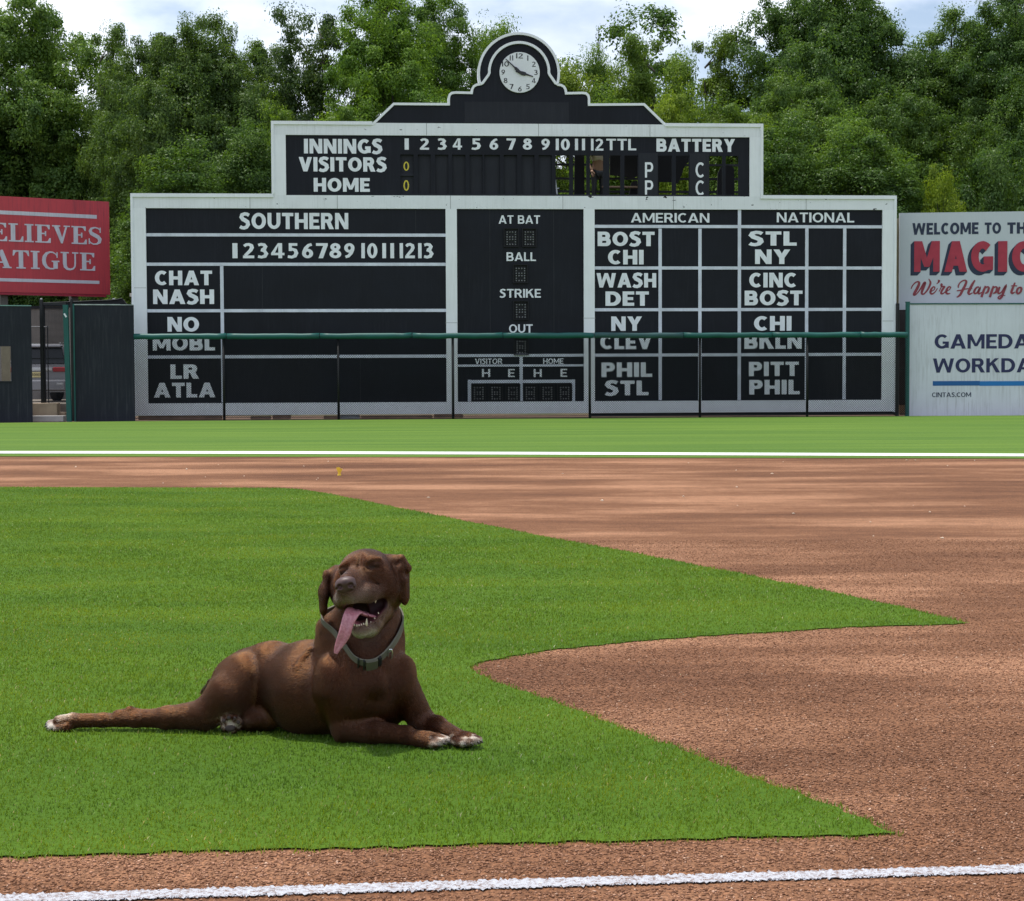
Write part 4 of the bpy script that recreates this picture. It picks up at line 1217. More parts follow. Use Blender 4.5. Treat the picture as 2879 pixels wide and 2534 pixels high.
for Ya, Yb, xe in ((201, 228, 700), (682, 705, 712)):
    a = R6(-300, Ya); b_ = R6(xe, Yb); u1_ = RW.uv(b_[0], 640)[0]; va_, vb2 = RW.uv(150, a[1] + 1)[1], RW.uv(150, b_[1] + 1)[1]
    q = MB(); q.box(-2.2, u1_, -.006, 0.002, vb2, va_); q.build('sign_bar', M_SLET, rs)

# serif capitals drawn by hand on a unit-height grid: strokes (points, width) and slabs
def arc(cx, cy, rx, ry, a0, a1, n=14):
    return [(cx + rx * math.cos(math.radians(a)), cy + ry * math.sin(math.radians(a))) for a in np.linspace(a0, a1, n)]
TH, TN, SH = .21, .085, .075
def serif(x0, x1, y): return ('b', x0, x1, y, y + SH)
SER = {
 'E': (.74, [('b', .10, .31, 0, 1), ('b', 0, .72, 0, SH), ('b', 0, .68, 1 - SH, 1), ('b', .31, .50, .475, .475 + SH), ('b', .46, .53, .37, .65), ('p', [(.52, 0), (.74, 0), (.74, .27), (.68, .27), (.60, .10), (.52, SH)]), ('p', [(.48, 1), (.70, 1), (.70, .75), (.64, .75), (.57, .90), (.48, 1 - SH)])]),
 'L': (.68, [('b', .10, .31, 0, 1), ('b', 0, .66, 0, SH), ('b', 0, .44, 1 - SH, 1), ('p', [(.46, 0), (.69, 0), (.69, .31), (.63, .31), (.55, .11), (.46, SH)])]),
 'I': (.42, [('b', .105, .315, 0, 1), ('b', 0, .42, 0, SH), ('b', 0, .42, 1 - SH, 1)]),
 'V': (.86, [('p', [(.06, 1), (.29, 1), (.50, .24), (.50, 0), (.42, 0)]), ('p', [(.66, 1), (.745, 1), (.50, 0), (.42, 0), (.45, .22)]), ('b', 0, .39, 1 - SH, 1), ('b', .56, .86, 1 - SH, 1)]),
 'S': (.66, [('s', [(.60, .80), (.50, .92), (.34, .965), (.16, .90), (.10, .76), (.16, .63), (.33, .53), (.48, .44), (.57, .31), (.55, .15), (.42, .045), (.25, .03), (.10, .11), (.05, .24)],
              [.04, .07, .075, .12, .17, .20, .215, .215, .20, .16, .085, .075, .06, .04]), ('b', .565, .62, .68, .97), ('b', .02, .075, .03, .34)]),
 'A': (.88, [('p', [(.40, 1), (.50, 1), (.82, .05), (.57, .05), (.355, .74)]), ('p', [(.40, 1), (.45, .97), (.175, .05), (.095, .05)]), ('b', .22, .60, .28, .28 + SH), ('b', 0, .29, 0, SH), ('b', .48, .90, 0, SH)]),
 'T': (.78, [('b', .285, .495, 0, 1), ('b', .17, .61, 0, SH), ('b', 0.02, .76, 1 - SH, 1), ('p', [(.02, 1), (.0, .70), (.06, .70), (.13, .88), (.24, 1 - SH)]), ('p', [(.76, 1), (.78, .70), (.72, .70), (.65, .88), (.54, 1 - SH)])]),
 'G': (.86, [('s', [(.76, .74), (.68, .88), (.55, .955), (.42, .965), (.26, .88), (.155, .70), (.13, .50), (.155, .30), (.26, .12), (.42, .04), (.58, .045), (.68, .12)],
              [.04, .06, .075, .085, .15, .20, .215, .20, .15, .085, .075, .10]), ('b', .58, .79, .05, .44), ('b', .50, .87, .42, .42 + SH), ('b', .735, .79, .66, .97)]),
 'U': (.86, [('s', [(.195, 1), (.195, .36), (.22, .18), (.32, .06), (.46, .035), (.60, .08), (.68, .2), (.70, .38), (.70, 1)], [.21, .21, .19, .13, .10, .09, .085, .085, .085]), ('b', 0, .40, 1 - SH, 1), ('b', .56, .86, 1 - SH, 1)]),
 'F': (.70, [('b', .10, .31, 0, 1), ('b', 0, .44, 0, SH), ('b', 0, .68, 1 - SH, 1), ('b', .31, .50, .475, .475 + SH), ('b', .46, .53, .37, .65), ('p', [(.48, 1), (.70, 1), (.70, .75), (.64, .75), (.57, .90), (.48, 1 - SH)])]),
 'R': (.84, [('b', .10, .31, 0, 1), ('b', 0, .42, 0, SH), ('b', 0, .45, 1 - SH, 1), ('s', [(.30, .965), (.50, .95), (.63, .86), (.66, .74), (.62, .62), (.48, .53), (.30, .52)], [.07, .09, .16, .20, .16, .09, .07]), ('p', [(.40, .52), (.60, .52), (.84, 0), (.62, 0)]), ('b', .60, .90, 0, SH)]),
}
def serif_word(word, u1_, v0, v1, y, gap=.07, parent=None, sx=1.0):
    h_ = v1 - v0
    tot = sum(SER[c][0] for c in word) + gap * (len(word) - 1)
    x = u1_ - tot * h_ * sx
    q = MB(); k = 0
    for c in word:
        w, items = SER[c]
        for it in items:
            k += 1; yy = y - .0006 * (k % 5)
            T_ = lambda p: (x + p[0] * h_ * sx, v0 + p[1] * h_)
            if it[0] == 'b':
                q.prism([T_((it[1], it[3])), T_((it[2], it[3])), T_((it[2], it[4])), T_((it[1], it[4]))], yy, 0.001)
            elif it[0] == 'p':
                q.prism([T_(p) for p in it[1]], yy, 0.001)
            else:
                q.stroke([T_(p) for p in it[1]], [w_ * h_ for w_ in it[2]], yy, 0.001)
        x += (w + gap) * h_ * sx
    return q.build('lettering', M_SLET, parent)
for word, xr, Ya, Yb in (('RELIEVES', 735, 290, 420), ('FATIGUE', 685, 481, 611)):
    u1_ = RW.uv(R6(xr, 0)[0], 700)[0]
    va_, vb2 = RW.uv(150, R6(0, Ya)[1] + .5)[1], RW.uv(150, R6(0, Yb)[1] + .5)[1]
    serif_word(word, u1_, vb2, va_, -.008, .075, rs, 1.165)

# ------------------------------------------------------------------ right: white wall and welcome billboard
M_WHT = paint('weathered_white_wall', (0.62, 0.64, 0.70), 0.7, 0.06, 1.2, streak=.42, streak_col=(.26, .25, .25))
M_NAVY = paint('navy_letter', (0.018, 0.022, 0.085), 0.5, .08, 5)
M_NAVY2 = paint('faded_navy', (0.035, 0.045, 0.085), 0.6, .25, 8)
M_BLUE1 = paint('blue_bar', (0.006, 0.095, 0.30), 0.5, .05, 3)
M_BLUE2 = paint('bright_blue_bar', (0.008, 0.16, 0.46), 0.5, .05, 3)
GW = Wall((2557, 1062, 40.4), (2879, 1061, 40.55))
gw = GW.empty('outfield_wall'); tag(gw, 'weathered white wall with navy lettering and a blue stripe at the right', 'wall')
vt = GW.uv(2700, 856)[1]
q = MB(); q.box(0, 8.5, 0, .12, -.05, vt); q.build('wall_panel', M_WHT, gw)
q = MB(); q.box(-.01, 8.5, -.02, .14, vt, vt + .03); q.build('wall_cap', M_TEAL, gw)
def lg(s, X0, X1, Y0, Y1, bold, mat=M_NAVY): return letter(s, RR, X0, X1, Y0, Y1, bold, mat, -.004, gw, GW)
lg('GAMEDAY', 632, 1965, 685, 858, .035); lg('WORKDAY', 612, 1985, 975, 1146, .035); lg('CINTAS.COM', 600, 1072, 1386, 1442, .02, M_NAVY2)
for X0, X1, mt in ((610, 1175, M_BLUE1), (1175, 2400, M_BLUE2)):
    a = GW.rect(*RR(X0, 1249), *RR(X1, 1305)); q = MB(); q.box(a[0], a[1], -.004, .001, a[2], a[3]); q.build('stripe', mt, gw)
o = empty('teal_post', at(2552, 1062, 40.2)); o.location.z = 0; tag(o, 'straight teal post at the left end of the white wall', 'post')
zt = .92 + (1062 - 851) * 40.2 / FPX
q = MB(); q.box(-.042, .042, 0, .09, -.02, zt); q.build('shaft', M_TEAL, o); q = MB(); q.box(-.05, .05, -.008, .098, zt, zt + .02); q.build('cap', M_TEAL, o)
o = empty('gate_post', at(2522.5, 1062, 40.5)); o.location.z = 0; tag(o, 'black post in the narrow gap right of the scoreboard', 'post')
q = MB(); q.tube([(0, 0, 0), (0, 0, .92 + (1062 - 854) * 40.5 / FPX)], .045, 12); q.build('shaft', M_POST, o)
q = MB(); q.box(-.05, .22, .03, .05, 1.55, 1.58); q.box(-.05, .22, .03, .05, 1.10, 1.13); q.build('hinge_bar', M_DK, o)
M_NET = paint('brown_netting', (0.045, 0.040, 0.038), 0.9, .25, 5)
o = empty('dark_screen', at(2536, 1062, 41.2)); o.location.z = 0; tag(o, 'brown black mesh screen filling the gap between scoreboard and white wall', 'screen')
q = MB(); q.box(-.16, .12, 0, .03, .25, 2.75); q.build('screen_cloth', M_NET, o); q = MB(); q.box(-.17, -.14, -.02, .04, 0, 2.78); q.build('screen_frame', M_DK, o)
# welcome billboard
M_SIGNW = paint('welcome_white', (0.52, 0.56, 0.60), 0.6, 0.035, .8, streak=.12, streak_col=(.36, .38, .39))
M_MRED = paint('magic_red', (0.38, 0.032, 0.060), 0.55, .16, 4)
M_MNAVY = paint('magic_navy', (0.020, 0.030, 0.065), 0.6, .25, 6)
M_SCR = paint('script_red', (0.26, 0.045, 0.060), 0.6, .14, 6)
HW = Wall((2527, 1062, 41.2), (2879, 1061, 40.9))
hb = HW.empty('billboard'); tag(hb, 'pale grey billboard with red block letters and script above the white wall', 'billboard')
vt = HW.uv(2700, 597)[1]; vb_ = HW.uv(2700, 870)[1]
q = MB(); q.box(0, 9, 0, .14, vb_, vt); q.build('panel', M_SIGNW, hb)
q = MB(); q.box(.05, .2, .15, .3, 0, vt - .3); q.build('leg', M_WOOD, hb); q = MB(); q.box(7.5, 7.65, .15, .3, 0, vt - .3); q.build('leg', M_WOOD, hb)
o = empty('timber_post', at(2519, 1062, 41.35)); o.location.z = 0; tag(o, 'yellowish timber post between the scoreboard and the pale billboard', 'post')
q = MB(); q.box(-.045, .06, 0, .12, 0, .92 + (1062 - 616) * 41.35 / FPX); q.build('shaft', paint('yellow_timber', (.36, .31, .19), .8, .2, 4), o)
q = MB(); q.box(-.05, .065, -.01, .13, 0, .15); q.build('base', M_DK, o)
def lm(s, X0, X1, Y0, Y1, bold, mat, y=-.004): return letter(s, RM, X0, X1, Y0, Y1, bold, mat, y, hb, HW)
lm('WELCOME', 150, 1265, 160, 357, .05, M_MNAVY); lm('TO', 1370, 1646, 155, 347, .05, M_MNAVY); lm('THE', 1752, 2215, 152, 342, .05, M_MNAVY)
MAG = (('M', 180, 612), ('A', 690, 1075), ('G', 1140, 1512), ('I', 1595, 1750), ('C', 1830, 2190), ('C', 2480, 2840), ('I', 2920, 3075), ('T', 3130, 3480), ('Y', 3500, 3900))
q = MB()
for ch, a, b_ in MAG:
    for k in range(1, 8):
        o_ = -57 * k / 7
        aa = RM(a + o_ - 3, 465 - o_); bb = RM(b_ + o_ + 3, 992 - o_)
        u0_, u1_, v0_, v1_ = HW.rect(*aa, *bb)
        text_into(q, ch, u0_, u1_, v0_, v1_, -.0035 - .0045 * (8 - k) / 8, .075, back=.003)
q.build('letter_shade', M_MNAVY, hb)
q = MB()
for ch, a, b_ in MAG:
    u0_, u1_, v0_, v1_ = HW.rect(*RM(a, 470), *RM(b_, 987))
    text_into(q, ch, u0_, u1_, v0_, v1_, -.013, .07)
q.build('lettering', M_MRED, hb)
SCRIPT = [
 ([(130, 1275), (150, 1225), (200, 1170), (250, 1155), (265, 1185), (235, 1260), (190, 1340), (178, 1375), (210, 1370), (270, 1300), (340, 1190), (362, 1175), (345, 1230), (315, 1310), (310, 1355), (345, 1360), (400, 1300), (445, 1215), (455, 1160), (425, 1105)],
  [14, 20, 22, 26, 40, 46, 44, 36, 20, 22, 36, 44, 44, 40, 32, 24, 26, 34, 30, 12]),
 ([(445, 1330), (510, 1295), (530, 1255), (505, 1240), (470, 1280), (455, 1335), (480, 1360), (530, 1330), (575, 1265)], [14, 16, 20, 22, 34, 36, 28, 18, 14]),
 ([(560, 1190), (590, 1165), (600, 1140), (580, 1135)], [10, 24, 34, 26]),
 ([(600, 1320), (650, 1215), (640, 1190), (630, 1215), (645, 1235), (690, 1240), (650, 1300), (635, 1350), (665, 1355), (705, 1320)], [12, 22, 20, 18, 22, 30, 34, 30, 22, 14]),
 ([(705, 1325), (770, 1290), (795, 1250), (765, 1240), (730, 1285), (720, 1335), (745, 1358), (790, 1350)], [14, 16, 20, 22, 34, 36, 28, 14]),
 ([(930, 1255), (925, 1225), (960, 1165), (1025, 1130), (1060, 1150), (1040, 1215), (1000, 1290), (960, 1370), (920, 1405), (895, 1415)], [16, 22, 20, 22, 34, 40, 42, 36, 24, 14]),
 ([(1205, 1128), (1160, 1200), (1120, 1280), (1095, 1340), (1115, 1365), (1165, 1340)], [20, 40, 44, 40, 28, 14]),
 ([(900, 1305), (960, 1300), (1060, 1275), (1160, 1268)], [16, 20, 18, 14]),
 ([(1275, 1245), (1235, 1250), (1195, 1310), (1200, 1350), (1240, 1340), (1290, 1260), (1265, 1325), (1275, 1358), (1320, 1330)], [22, 26, 36, 30, 22, 30, 36, 26, 14]),
 ([(1385, 1225), (1350, 1310), (1315, 1415)], [26, 38, 36]), ([(1360, 1280), (1415, 1240), (1440, 1265), (1415, 1330), (1375, 1350)], [14, 22, 34, 34, 16]),
 ([(1520, 1225), (1490, 1310), (1455, 1415)], [26, 38, 36]), ([(1495, 1280), (1550, 1240), (1578, 1265), (1555, 1330), (1510, 1350)], [14, 22, 34, 34, 16]),
 ([(1625, 1240), (1595, 1320), (1610, 1352), (1655, 1325), (1725, 1225), (1690, 1320), (1655, 1410), (1620, 1440), (1595, 1420), (1640, 1385), (1715, 1385)], [28, 36, 28, 20, 34, 38, 36, 26, 20, 16, 12]),
 ([(1880, 1170), (1840, 1270), (1820, 1330), (1840, 1350), (1875, 1325)], [22, 36, 36, 26, 14]), ([(1815, 1225), (1860, 1222), (1915, 1225)], [14, 20, 14]),
 ([(1965, 1245), (1925, 1275), (1910, 1330), (1935, 1355), (1975, 1320), (1990, 1265), (1965, 1245)], [22, 32, 36, 28, 32, 32, 22]),
]
def smooth(pts, ws, n=5):
    P_ = np.array(pts, float); W2 = np.array(ws, float); out, wo = [], []
    for i in range(len(P_) - 1):
        p0, p1, p2, p3 = P_[max(i - 1, 0)], P_[i], P_[i + 1], P_[min(i + 2, len(P_) - 1)]
        for t in np.linspace(0, 1, n, endpoint=False):
            out.append(.5 * ((2 * p1) + (-p0 + p2) * t + (2 * p0 - 5 * p1 + 4 * p2 - p3) * t * t + (-p0 + 3 * p1 - 3 * p2 + p3) * t ** 3)); wo.append(W2[i] * (1 - t) + W2[i + 1] * t)
    out.append(P_[-1]); wo.append(W2[-1])
    return out, wo
q = MB()
sc_px = 40.9 / FPX / 5.997
for k, (pts, ws) in enumerate(SCRIPT):
    pp, ww = smooth(pts, ws)
    q.stroke([HW.uv(*RM(*p)) for p in pp], [w * sc_px * 1.05 for w in ww], -.004 - .0007 * k, 0.001)
q.build('script_lettering', M_SCR, hb)
# ------------------------------------------------------------------ trees
def leaf_mat(name, dark, mid, light, trans=.45):
    m = bpy.data.materials.new(name); m.use_nodes = True
    nt = m.node_tree; nt.nodes.clear()
    out = nt.nodes.new('ShaderNodeOutputMaterial')
    gi = nt.nodes.new('ShaderNodeNewGeometry'); oi = nt.nodes.new('ShaderNodeObjectInfo')
    r = ramp(nt, [(0, dark), (.5, mid), (1, light)])
    nt.links.new(gi.outputs['Random Per Island'], r.inputs[0])
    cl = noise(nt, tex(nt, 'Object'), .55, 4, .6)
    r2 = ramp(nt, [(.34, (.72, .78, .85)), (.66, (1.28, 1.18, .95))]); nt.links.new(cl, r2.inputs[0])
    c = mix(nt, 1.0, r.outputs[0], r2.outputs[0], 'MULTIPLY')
    c = mix(nt, 1.0, c, oi.outputs['Color'], 'MULTIPLY')
    df = nt.nodes.new('ShaderNodeBsdfDiffuse'); tr = nt.nodes.new('ShaderNodeBsdfTranslucent'); ms = nt.nodes.new('ShaderNodeMixShader')
    nt.links.new(c, df.inputs[0]); nt.links.new(mix(nt, 1.0, c, (1.35, 1.35, .55), 'MULTIPLY'), tr.inputs[0])
    ms.inputs[0].default_value = trans
    nt.links.new(df.outputs[0], ms.inputs[1]); nt.links.new(tr.outputs[0], ms.inputs[2])
    gl = nt.nodes.new('ShaderNodeBsdfGlossy'); gl.inputs['Roughness'].default_value = .42; gl.inputs['Color'].default_value = (.7, .75, .7, 1)
    m2 = nt.nodes.new('ShaderNodeMixShader'); m2.inputs[0].default_value = .018
    nt.links.new(ms.outputs[0], m2.inputs[1]); nt.links.new(gl.outputs[0], m2.inputs[2])
    nt.links.new(m2.outputs[0], out.inputs[0])
    return m
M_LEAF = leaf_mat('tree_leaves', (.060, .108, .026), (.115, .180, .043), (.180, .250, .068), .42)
M_BARK = paint('tree_bark', (.060, .050, .040), .9, .3, 5)

def leaf_quads(P, nrm, size):
    """pointed leaf sprays: four-cornered faces, folded a little"""
    n = len(P)
    a = rng.normal(size=(n, 3)); t = a - nrm * (a * nrm).sum(1)[:, None]; t /= np.linalg.norm(t, axis=1, keepdims=True) + 1e-9
    s_ = np.cross(nrm, t)
    s1 = size[:, None]; asp = rng.uniform(.38, .62, n)[:, None]
    V = np.stack([P - t * s1, P + s_ * s1 * asp - nrm * s1 * .15, P + t * s1 * 1.05, P - s_ * s1 * asp - nrm * s1 * .15], 1)
    return V.reshape(-1, 3)

def crown(blobs, per_m2, size, gap=.25, up=.5):
    """blobs: (centre, radii); leaves sit in clumps through each blob, mostly in its outer shell"""
    out = []
    for c_, r_ in blobs:
        r_ = np.array(r_, float); c_ = np.array(c_, float)
        ar = 4 * math.pi * (r_.prod() ** (2 / 3))
        n = max(30, int(ar * per_m2))
        ncl = max(8, int(ar * 1.5))
        d_ = rng.normal(size=(ncl, 3)); d_ /= np.linalg.norm(d_, axis=1, keepdims=True)
        rad = rng.uniform(.45, 1.0, ncl) ** .7
        cc_ = c_ + d_ * rad[:, None] * r_
        crd_ = rng.uniform(.22, .55, ncl)
        w_ = rng.gamma(2.2, 1, ncl); w_[rng.random(ncl) < gap] = 0
        if w_.sum() == 0: w_[:] = 1
        pk = rng.choice(ncl, n, p=w_ / w_.sum())
        off = np.clip(rng.normal(size=(n, 3)), -1.5, 1.5) * crd_[pk][:, None] * np.array([.62, .62, .42])
        P = cc_[pk] + off
        nr = (P - c_) / r_ ; nr /= np.linalg.norm(nr, axis=1, keepdims=True) + 1e-9
        no = off / (np.linalg.norm(off, axis=1, keepdims=True) + 1e-9)
        nr = nr * .35 + no * .55 + rng.normal(size=(n, 3)) * .42 + np.array([0, 0, up]); nr /= np.linalg.norm(nr, axis=1, keepdims=True)
        out.append(leaf_quads(P, nr, size * rng.uniform(.6, 1.35, n)))
    V = np.concatenate(out)
    return V, np.arange(len(V)).reshape(-1, 4)

def tree_proto(seed, H, Wd, shape, dens, leaf, clear=.25, gap=.25):
    """returns (crown mesh, trunk mesh) for a tree of height H and crown width Wd"""
    global rng
    keep_ = rng; rng = np.random.default_rng(seed)
    bl = []; limbs = []
    z0 = H * clear
    nb = {'round': 26, 'oak': 34, 'spire': 26, 'loose': 20, 'bush': 14}[shape]
    for i in range(nb):
        t = (i + .5) / nb
        z = z0 + (H - z0) * t ** .9
        if shape == 'spire': env = Wd / 2 * (1 - .74 * ((z - z0) / (H - z0)) ** 1.3) * min(1, .45 + 2.2 * t)
        elif shape == 'oak': env = Wd / 2 * math.sqrt(max(.05, 1 - (2 * (.42 * 1 + .58 * t) - 1.05) ** 2 * .92))
        else: env = Wd / 2 * math.sqrt(max(.06, 1 - (2 * t - .9) ** 2 * .85))
        a = i * 2.399 + rng.normal(0, .3)
        rr_ = env * rng.uniform(.25, .74)
        br_ = env * rng.uniform(.40, .60) + .35
        c_ = (math.cos(a) * rr_, math.sin(a) * rr_, z + rng.normal(0, .25))
        bl.append((c_, (br_, br_, br_ * rng.uniform(.55, .85))))
        limbs.append(c_)
    top = max(b_[0][2] + b_[1][2] for b_ in bl)
    V, F = crown(bl, dens, leaf, gap)
    V[:, 2] = np.maximum(V[:, 2], .1)
    cm = np_mesh('crown', V, F)
    q = MB()
    r0 = .018 * H + .05
    lean = rng.normal(0, .25, 2)
    tp = [(0, 0, -.1), (lean[0] * .2, lean[1] * .2, H * .25), (lean[0] * .6, lean[1] * .6, H * .55), (lean[0], lean[1], H * .88)]
    q.tube(tp, [r0 * 1.25, r0 * .85, r0 * .5, r0 * .1], 9)
    for c_ in limbs:
        zt = max(H * .12, c_[2] - .35 * math.hypot(c_[0], c_[1]) - .6); f = min(1, zt / (H * .88))
        b0 = (lean[0] * f, lean[1] * f, zt)
        m_ = ((b0[0] + c_[0]) / 2 + rng.normal(0, .12), (b0[1] + c_[1]) / 2 + rng.normal(0, .12), (b0[2] + c_[2]) / 2 - .1)
        rl_ = r0 * .38 * (1 - .6 * f)
        q.tube([b0, m_, c_], [rl_, rl_ * .6, rl_ * .2], 6)
    tm = bpy.data.meshes.new('trunk'); tm.from_pydata(q.v, [], q.f); tm.update()
    cm.materials.append(M_LEAF); tm.materials.append(M_BARK)
    rng = keep_
    return cm, tm, top
PROTO = {
    'broad': tree_proto(11, 12, 8.0, 'round', 270, .056, .16, .22),
    'oak': tree_proto(12, 13, 10.5, 'oak', 235, .058, .30, .30),
    'spire': tree_proto(13, 12, 5.5, 'spire', 330, .046, .10, .18),
    'loose': tree_proto(14, 12, 6.5, 'loose', 150, .058, .22, .42),
    'tall': tree_proto(15, 14, 6.5, 'round', 300, .052, .14, .20),
    'feather': tree_proto(16, 10, 5.0, 'spire', 340, .044, .12, .12),
    'shrub': tree_proto(17, 5.2, 5.0, 'bush', 330, .045, .02, .15),
    'thicket': tree_proto(18, 9.5, 4.0, 'round', 300, .047, .03, .15),
}
def tree(name, kind, x, ytop, d_, wpx, col, label, group, rot, cat='tree'):
    """x, ytop: where the crown's middle and top stand in the photograph; d_ its distance, wpx its crown width there"""
    cm, tm, top = PROTO[kind]
    p = at(x, 1067, d_)
    H = at(x, ytop, d_).z
    w0 = {'broad': 8.0, 'oak': 10.5, 'spire': 5.5, 'loose': 6.5, 'tall': 6.5, 'feather': 5.0, 'shrub': 5.0, 'thicket': 4.0}[kind]
    sxy = wpx * d_ / FPX / w0
    o = empty(name, (p.x, p.y, 0), rot); o.scale = (sxy, sxy, H / top)
    tag(o, label, cat, group)
    for nm, me in (('crown', cm), ('trunk', tm)):
        c_ = bpy.data.objects.new(nm, me); C.objects.link(c_); c_.parent = o
        if nm == 'crown': c_.color = (*col, 1)
    return o
G1 = 'trees behind the outfield walls'
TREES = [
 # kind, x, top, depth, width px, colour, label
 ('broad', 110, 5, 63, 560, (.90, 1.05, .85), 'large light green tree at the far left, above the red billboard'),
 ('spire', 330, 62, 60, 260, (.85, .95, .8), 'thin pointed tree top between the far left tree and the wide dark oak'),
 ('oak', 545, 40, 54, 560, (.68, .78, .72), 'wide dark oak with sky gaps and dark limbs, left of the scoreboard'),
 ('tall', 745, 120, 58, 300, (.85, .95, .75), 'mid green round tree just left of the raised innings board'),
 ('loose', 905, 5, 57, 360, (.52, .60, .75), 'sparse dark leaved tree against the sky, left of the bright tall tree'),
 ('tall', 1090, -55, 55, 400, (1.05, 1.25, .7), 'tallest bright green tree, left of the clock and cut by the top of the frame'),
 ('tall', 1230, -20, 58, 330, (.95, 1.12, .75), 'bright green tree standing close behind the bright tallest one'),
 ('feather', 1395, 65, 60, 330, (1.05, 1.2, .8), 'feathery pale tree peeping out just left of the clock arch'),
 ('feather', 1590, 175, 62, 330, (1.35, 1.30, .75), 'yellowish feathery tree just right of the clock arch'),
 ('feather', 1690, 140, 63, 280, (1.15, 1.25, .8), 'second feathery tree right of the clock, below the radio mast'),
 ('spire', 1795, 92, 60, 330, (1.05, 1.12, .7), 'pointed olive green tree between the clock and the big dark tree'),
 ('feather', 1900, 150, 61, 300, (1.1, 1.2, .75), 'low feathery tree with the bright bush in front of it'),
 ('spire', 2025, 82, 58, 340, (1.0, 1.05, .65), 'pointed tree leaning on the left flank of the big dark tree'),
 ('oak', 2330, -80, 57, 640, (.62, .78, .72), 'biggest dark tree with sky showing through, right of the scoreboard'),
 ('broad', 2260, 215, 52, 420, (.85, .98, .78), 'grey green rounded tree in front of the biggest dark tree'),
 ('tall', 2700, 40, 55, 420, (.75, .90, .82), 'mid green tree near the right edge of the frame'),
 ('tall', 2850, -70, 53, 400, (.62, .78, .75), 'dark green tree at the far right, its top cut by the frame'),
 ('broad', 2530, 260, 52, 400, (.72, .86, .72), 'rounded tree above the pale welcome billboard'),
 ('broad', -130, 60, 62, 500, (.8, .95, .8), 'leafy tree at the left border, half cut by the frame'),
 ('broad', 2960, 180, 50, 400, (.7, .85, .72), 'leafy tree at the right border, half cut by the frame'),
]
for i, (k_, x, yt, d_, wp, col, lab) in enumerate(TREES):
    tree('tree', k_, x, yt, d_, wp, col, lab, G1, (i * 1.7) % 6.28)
G2 = 'bushes at the edge of the woods'
BUSH = [
 (60, 330, 63, 420, (.62, .75, .62), 'dark bush behind the top edge of the red billboard'),
 (300, 420, 62, 330, (.55, .68, .60), 'dark bush in the gap between the red billboard and the scoreboard'),
 (520, 390, 47, 360, (.70, .85, .65), 'mid green bush above the left shoulder of the scoreboard'),
 (690, 330, 49, 300, (.60, .75, .62), 'shaded bush against the left side of the innings board'),
 (800, 285, 50, 190, (1.25, 1.35, .7), 'small bright bush at the top left corner of the innings board'),
 (985, 270, 50, 260, (1.05, 1.2, .7), 'bright bush behind the left slope of the pediment'),
 (1200, 230, 52, 260, (.95, 1.15, .75), 'leafy bush behind the left step of the pediment'),
 (1720, 250, 53, 280, (1.15, 1.25, .75), 'olive bush behind the right step of the pediment'),
 (1890, 232, 50, 220, (1.55, 1.5, .65), 'brightest yellow green bush above the right end of the pediment'),
 (2060, 270, 50, 300, (1.0, 1.1, .7), 'green bush behind the top right corner of the innings board'),
 (2200, 330, 47, 320, (.75, .9, .7), 'dull bush beside the right side of the innings board'),
 (2370, 300, 48, 300, (.95, 1.1, .75), 'light topped bush above the right shoulder of the scoreboard'),
 (2440, 360, 46, 360, (.65, .8, .66), 'dark low bush between scoreboard and welcome billboard'),
 (2650, 462, 45, 190, (1.6, 1.5, .6), 'small yellow green bush right above the pale billboard'),
 (2800, 400, 47, 360, (.6, .75, .66), 'dark bush above the right part of the pale billboard'),
]
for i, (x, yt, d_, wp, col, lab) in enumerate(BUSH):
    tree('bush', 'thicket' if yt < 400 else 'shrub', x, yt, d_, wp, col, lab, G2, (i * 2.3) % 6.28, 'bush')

# far wood: one mass of foliage behind the trees and an undergrowth belt
bl = []
for x in np.arange(-26, 27, 1.5):
    yy = 66 + rng.normal(0, 1.5)
    htop = (9.4 if x < -4 else 12.6) + 1.1 * math.sin(x * .5) + rng.normal(0, .8)
    for z in np.arange(1.0, htop, 1.9):
        bl.append(((x * 1.25 + rng.normal(0, .5), yy + rng.normal(0, 1), z), (1.7, 1.3, 1.2)))
V1, _ = crown(bl, 110, .075, .2)
bl = []
for x in np.arange(-24, 24, 1.1):
    for z in (.6, 1.9, 3.2, 4.4):
        if z > 3.6 and rng.random() < .35: continue
        bl.append(((x + rng.normal(0, .3), (50.5 if x > -9 else 61.5) + rng.normal(0, .9), z + rng.normal(0, .3)), (1.1, .9, .85)))
V2, _ = crown(bl, 150, .056, .2)
V = np.concatenate([V1, V2])
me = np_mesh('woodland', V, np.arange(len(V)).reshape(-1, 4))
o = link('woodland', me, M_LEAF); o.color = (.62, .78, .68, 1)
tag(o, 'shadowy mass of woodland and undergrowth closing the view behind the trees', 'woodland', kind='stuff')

# far radio mast
p = at(1684, 1067, 420); zt = at(1684, 82, 420).z
o = empty('radio_mast', (p.x, p.y, 0)); tag(o, 'faint pale radio mast far off above the trees right of the clock', 'mast')
M_MAST = paint('mast_haze_grey', (.50, .54, .60), .6, .05, 1)  # distance haze is put into this pale grey
q = MB(); q.tube([(0, 0, 0), (0, 0, zt * .86), (0, 0, zt)], [.9, .28, .10], 8); q.build('pole', M_MAST, o)
q = MB()
for z in (.90, .925, .95): q.box(-.5, .5, -.5, .5, zt * z - .5, zt * z + .4)
q.build('antenna_cluster', M_MAST, o)

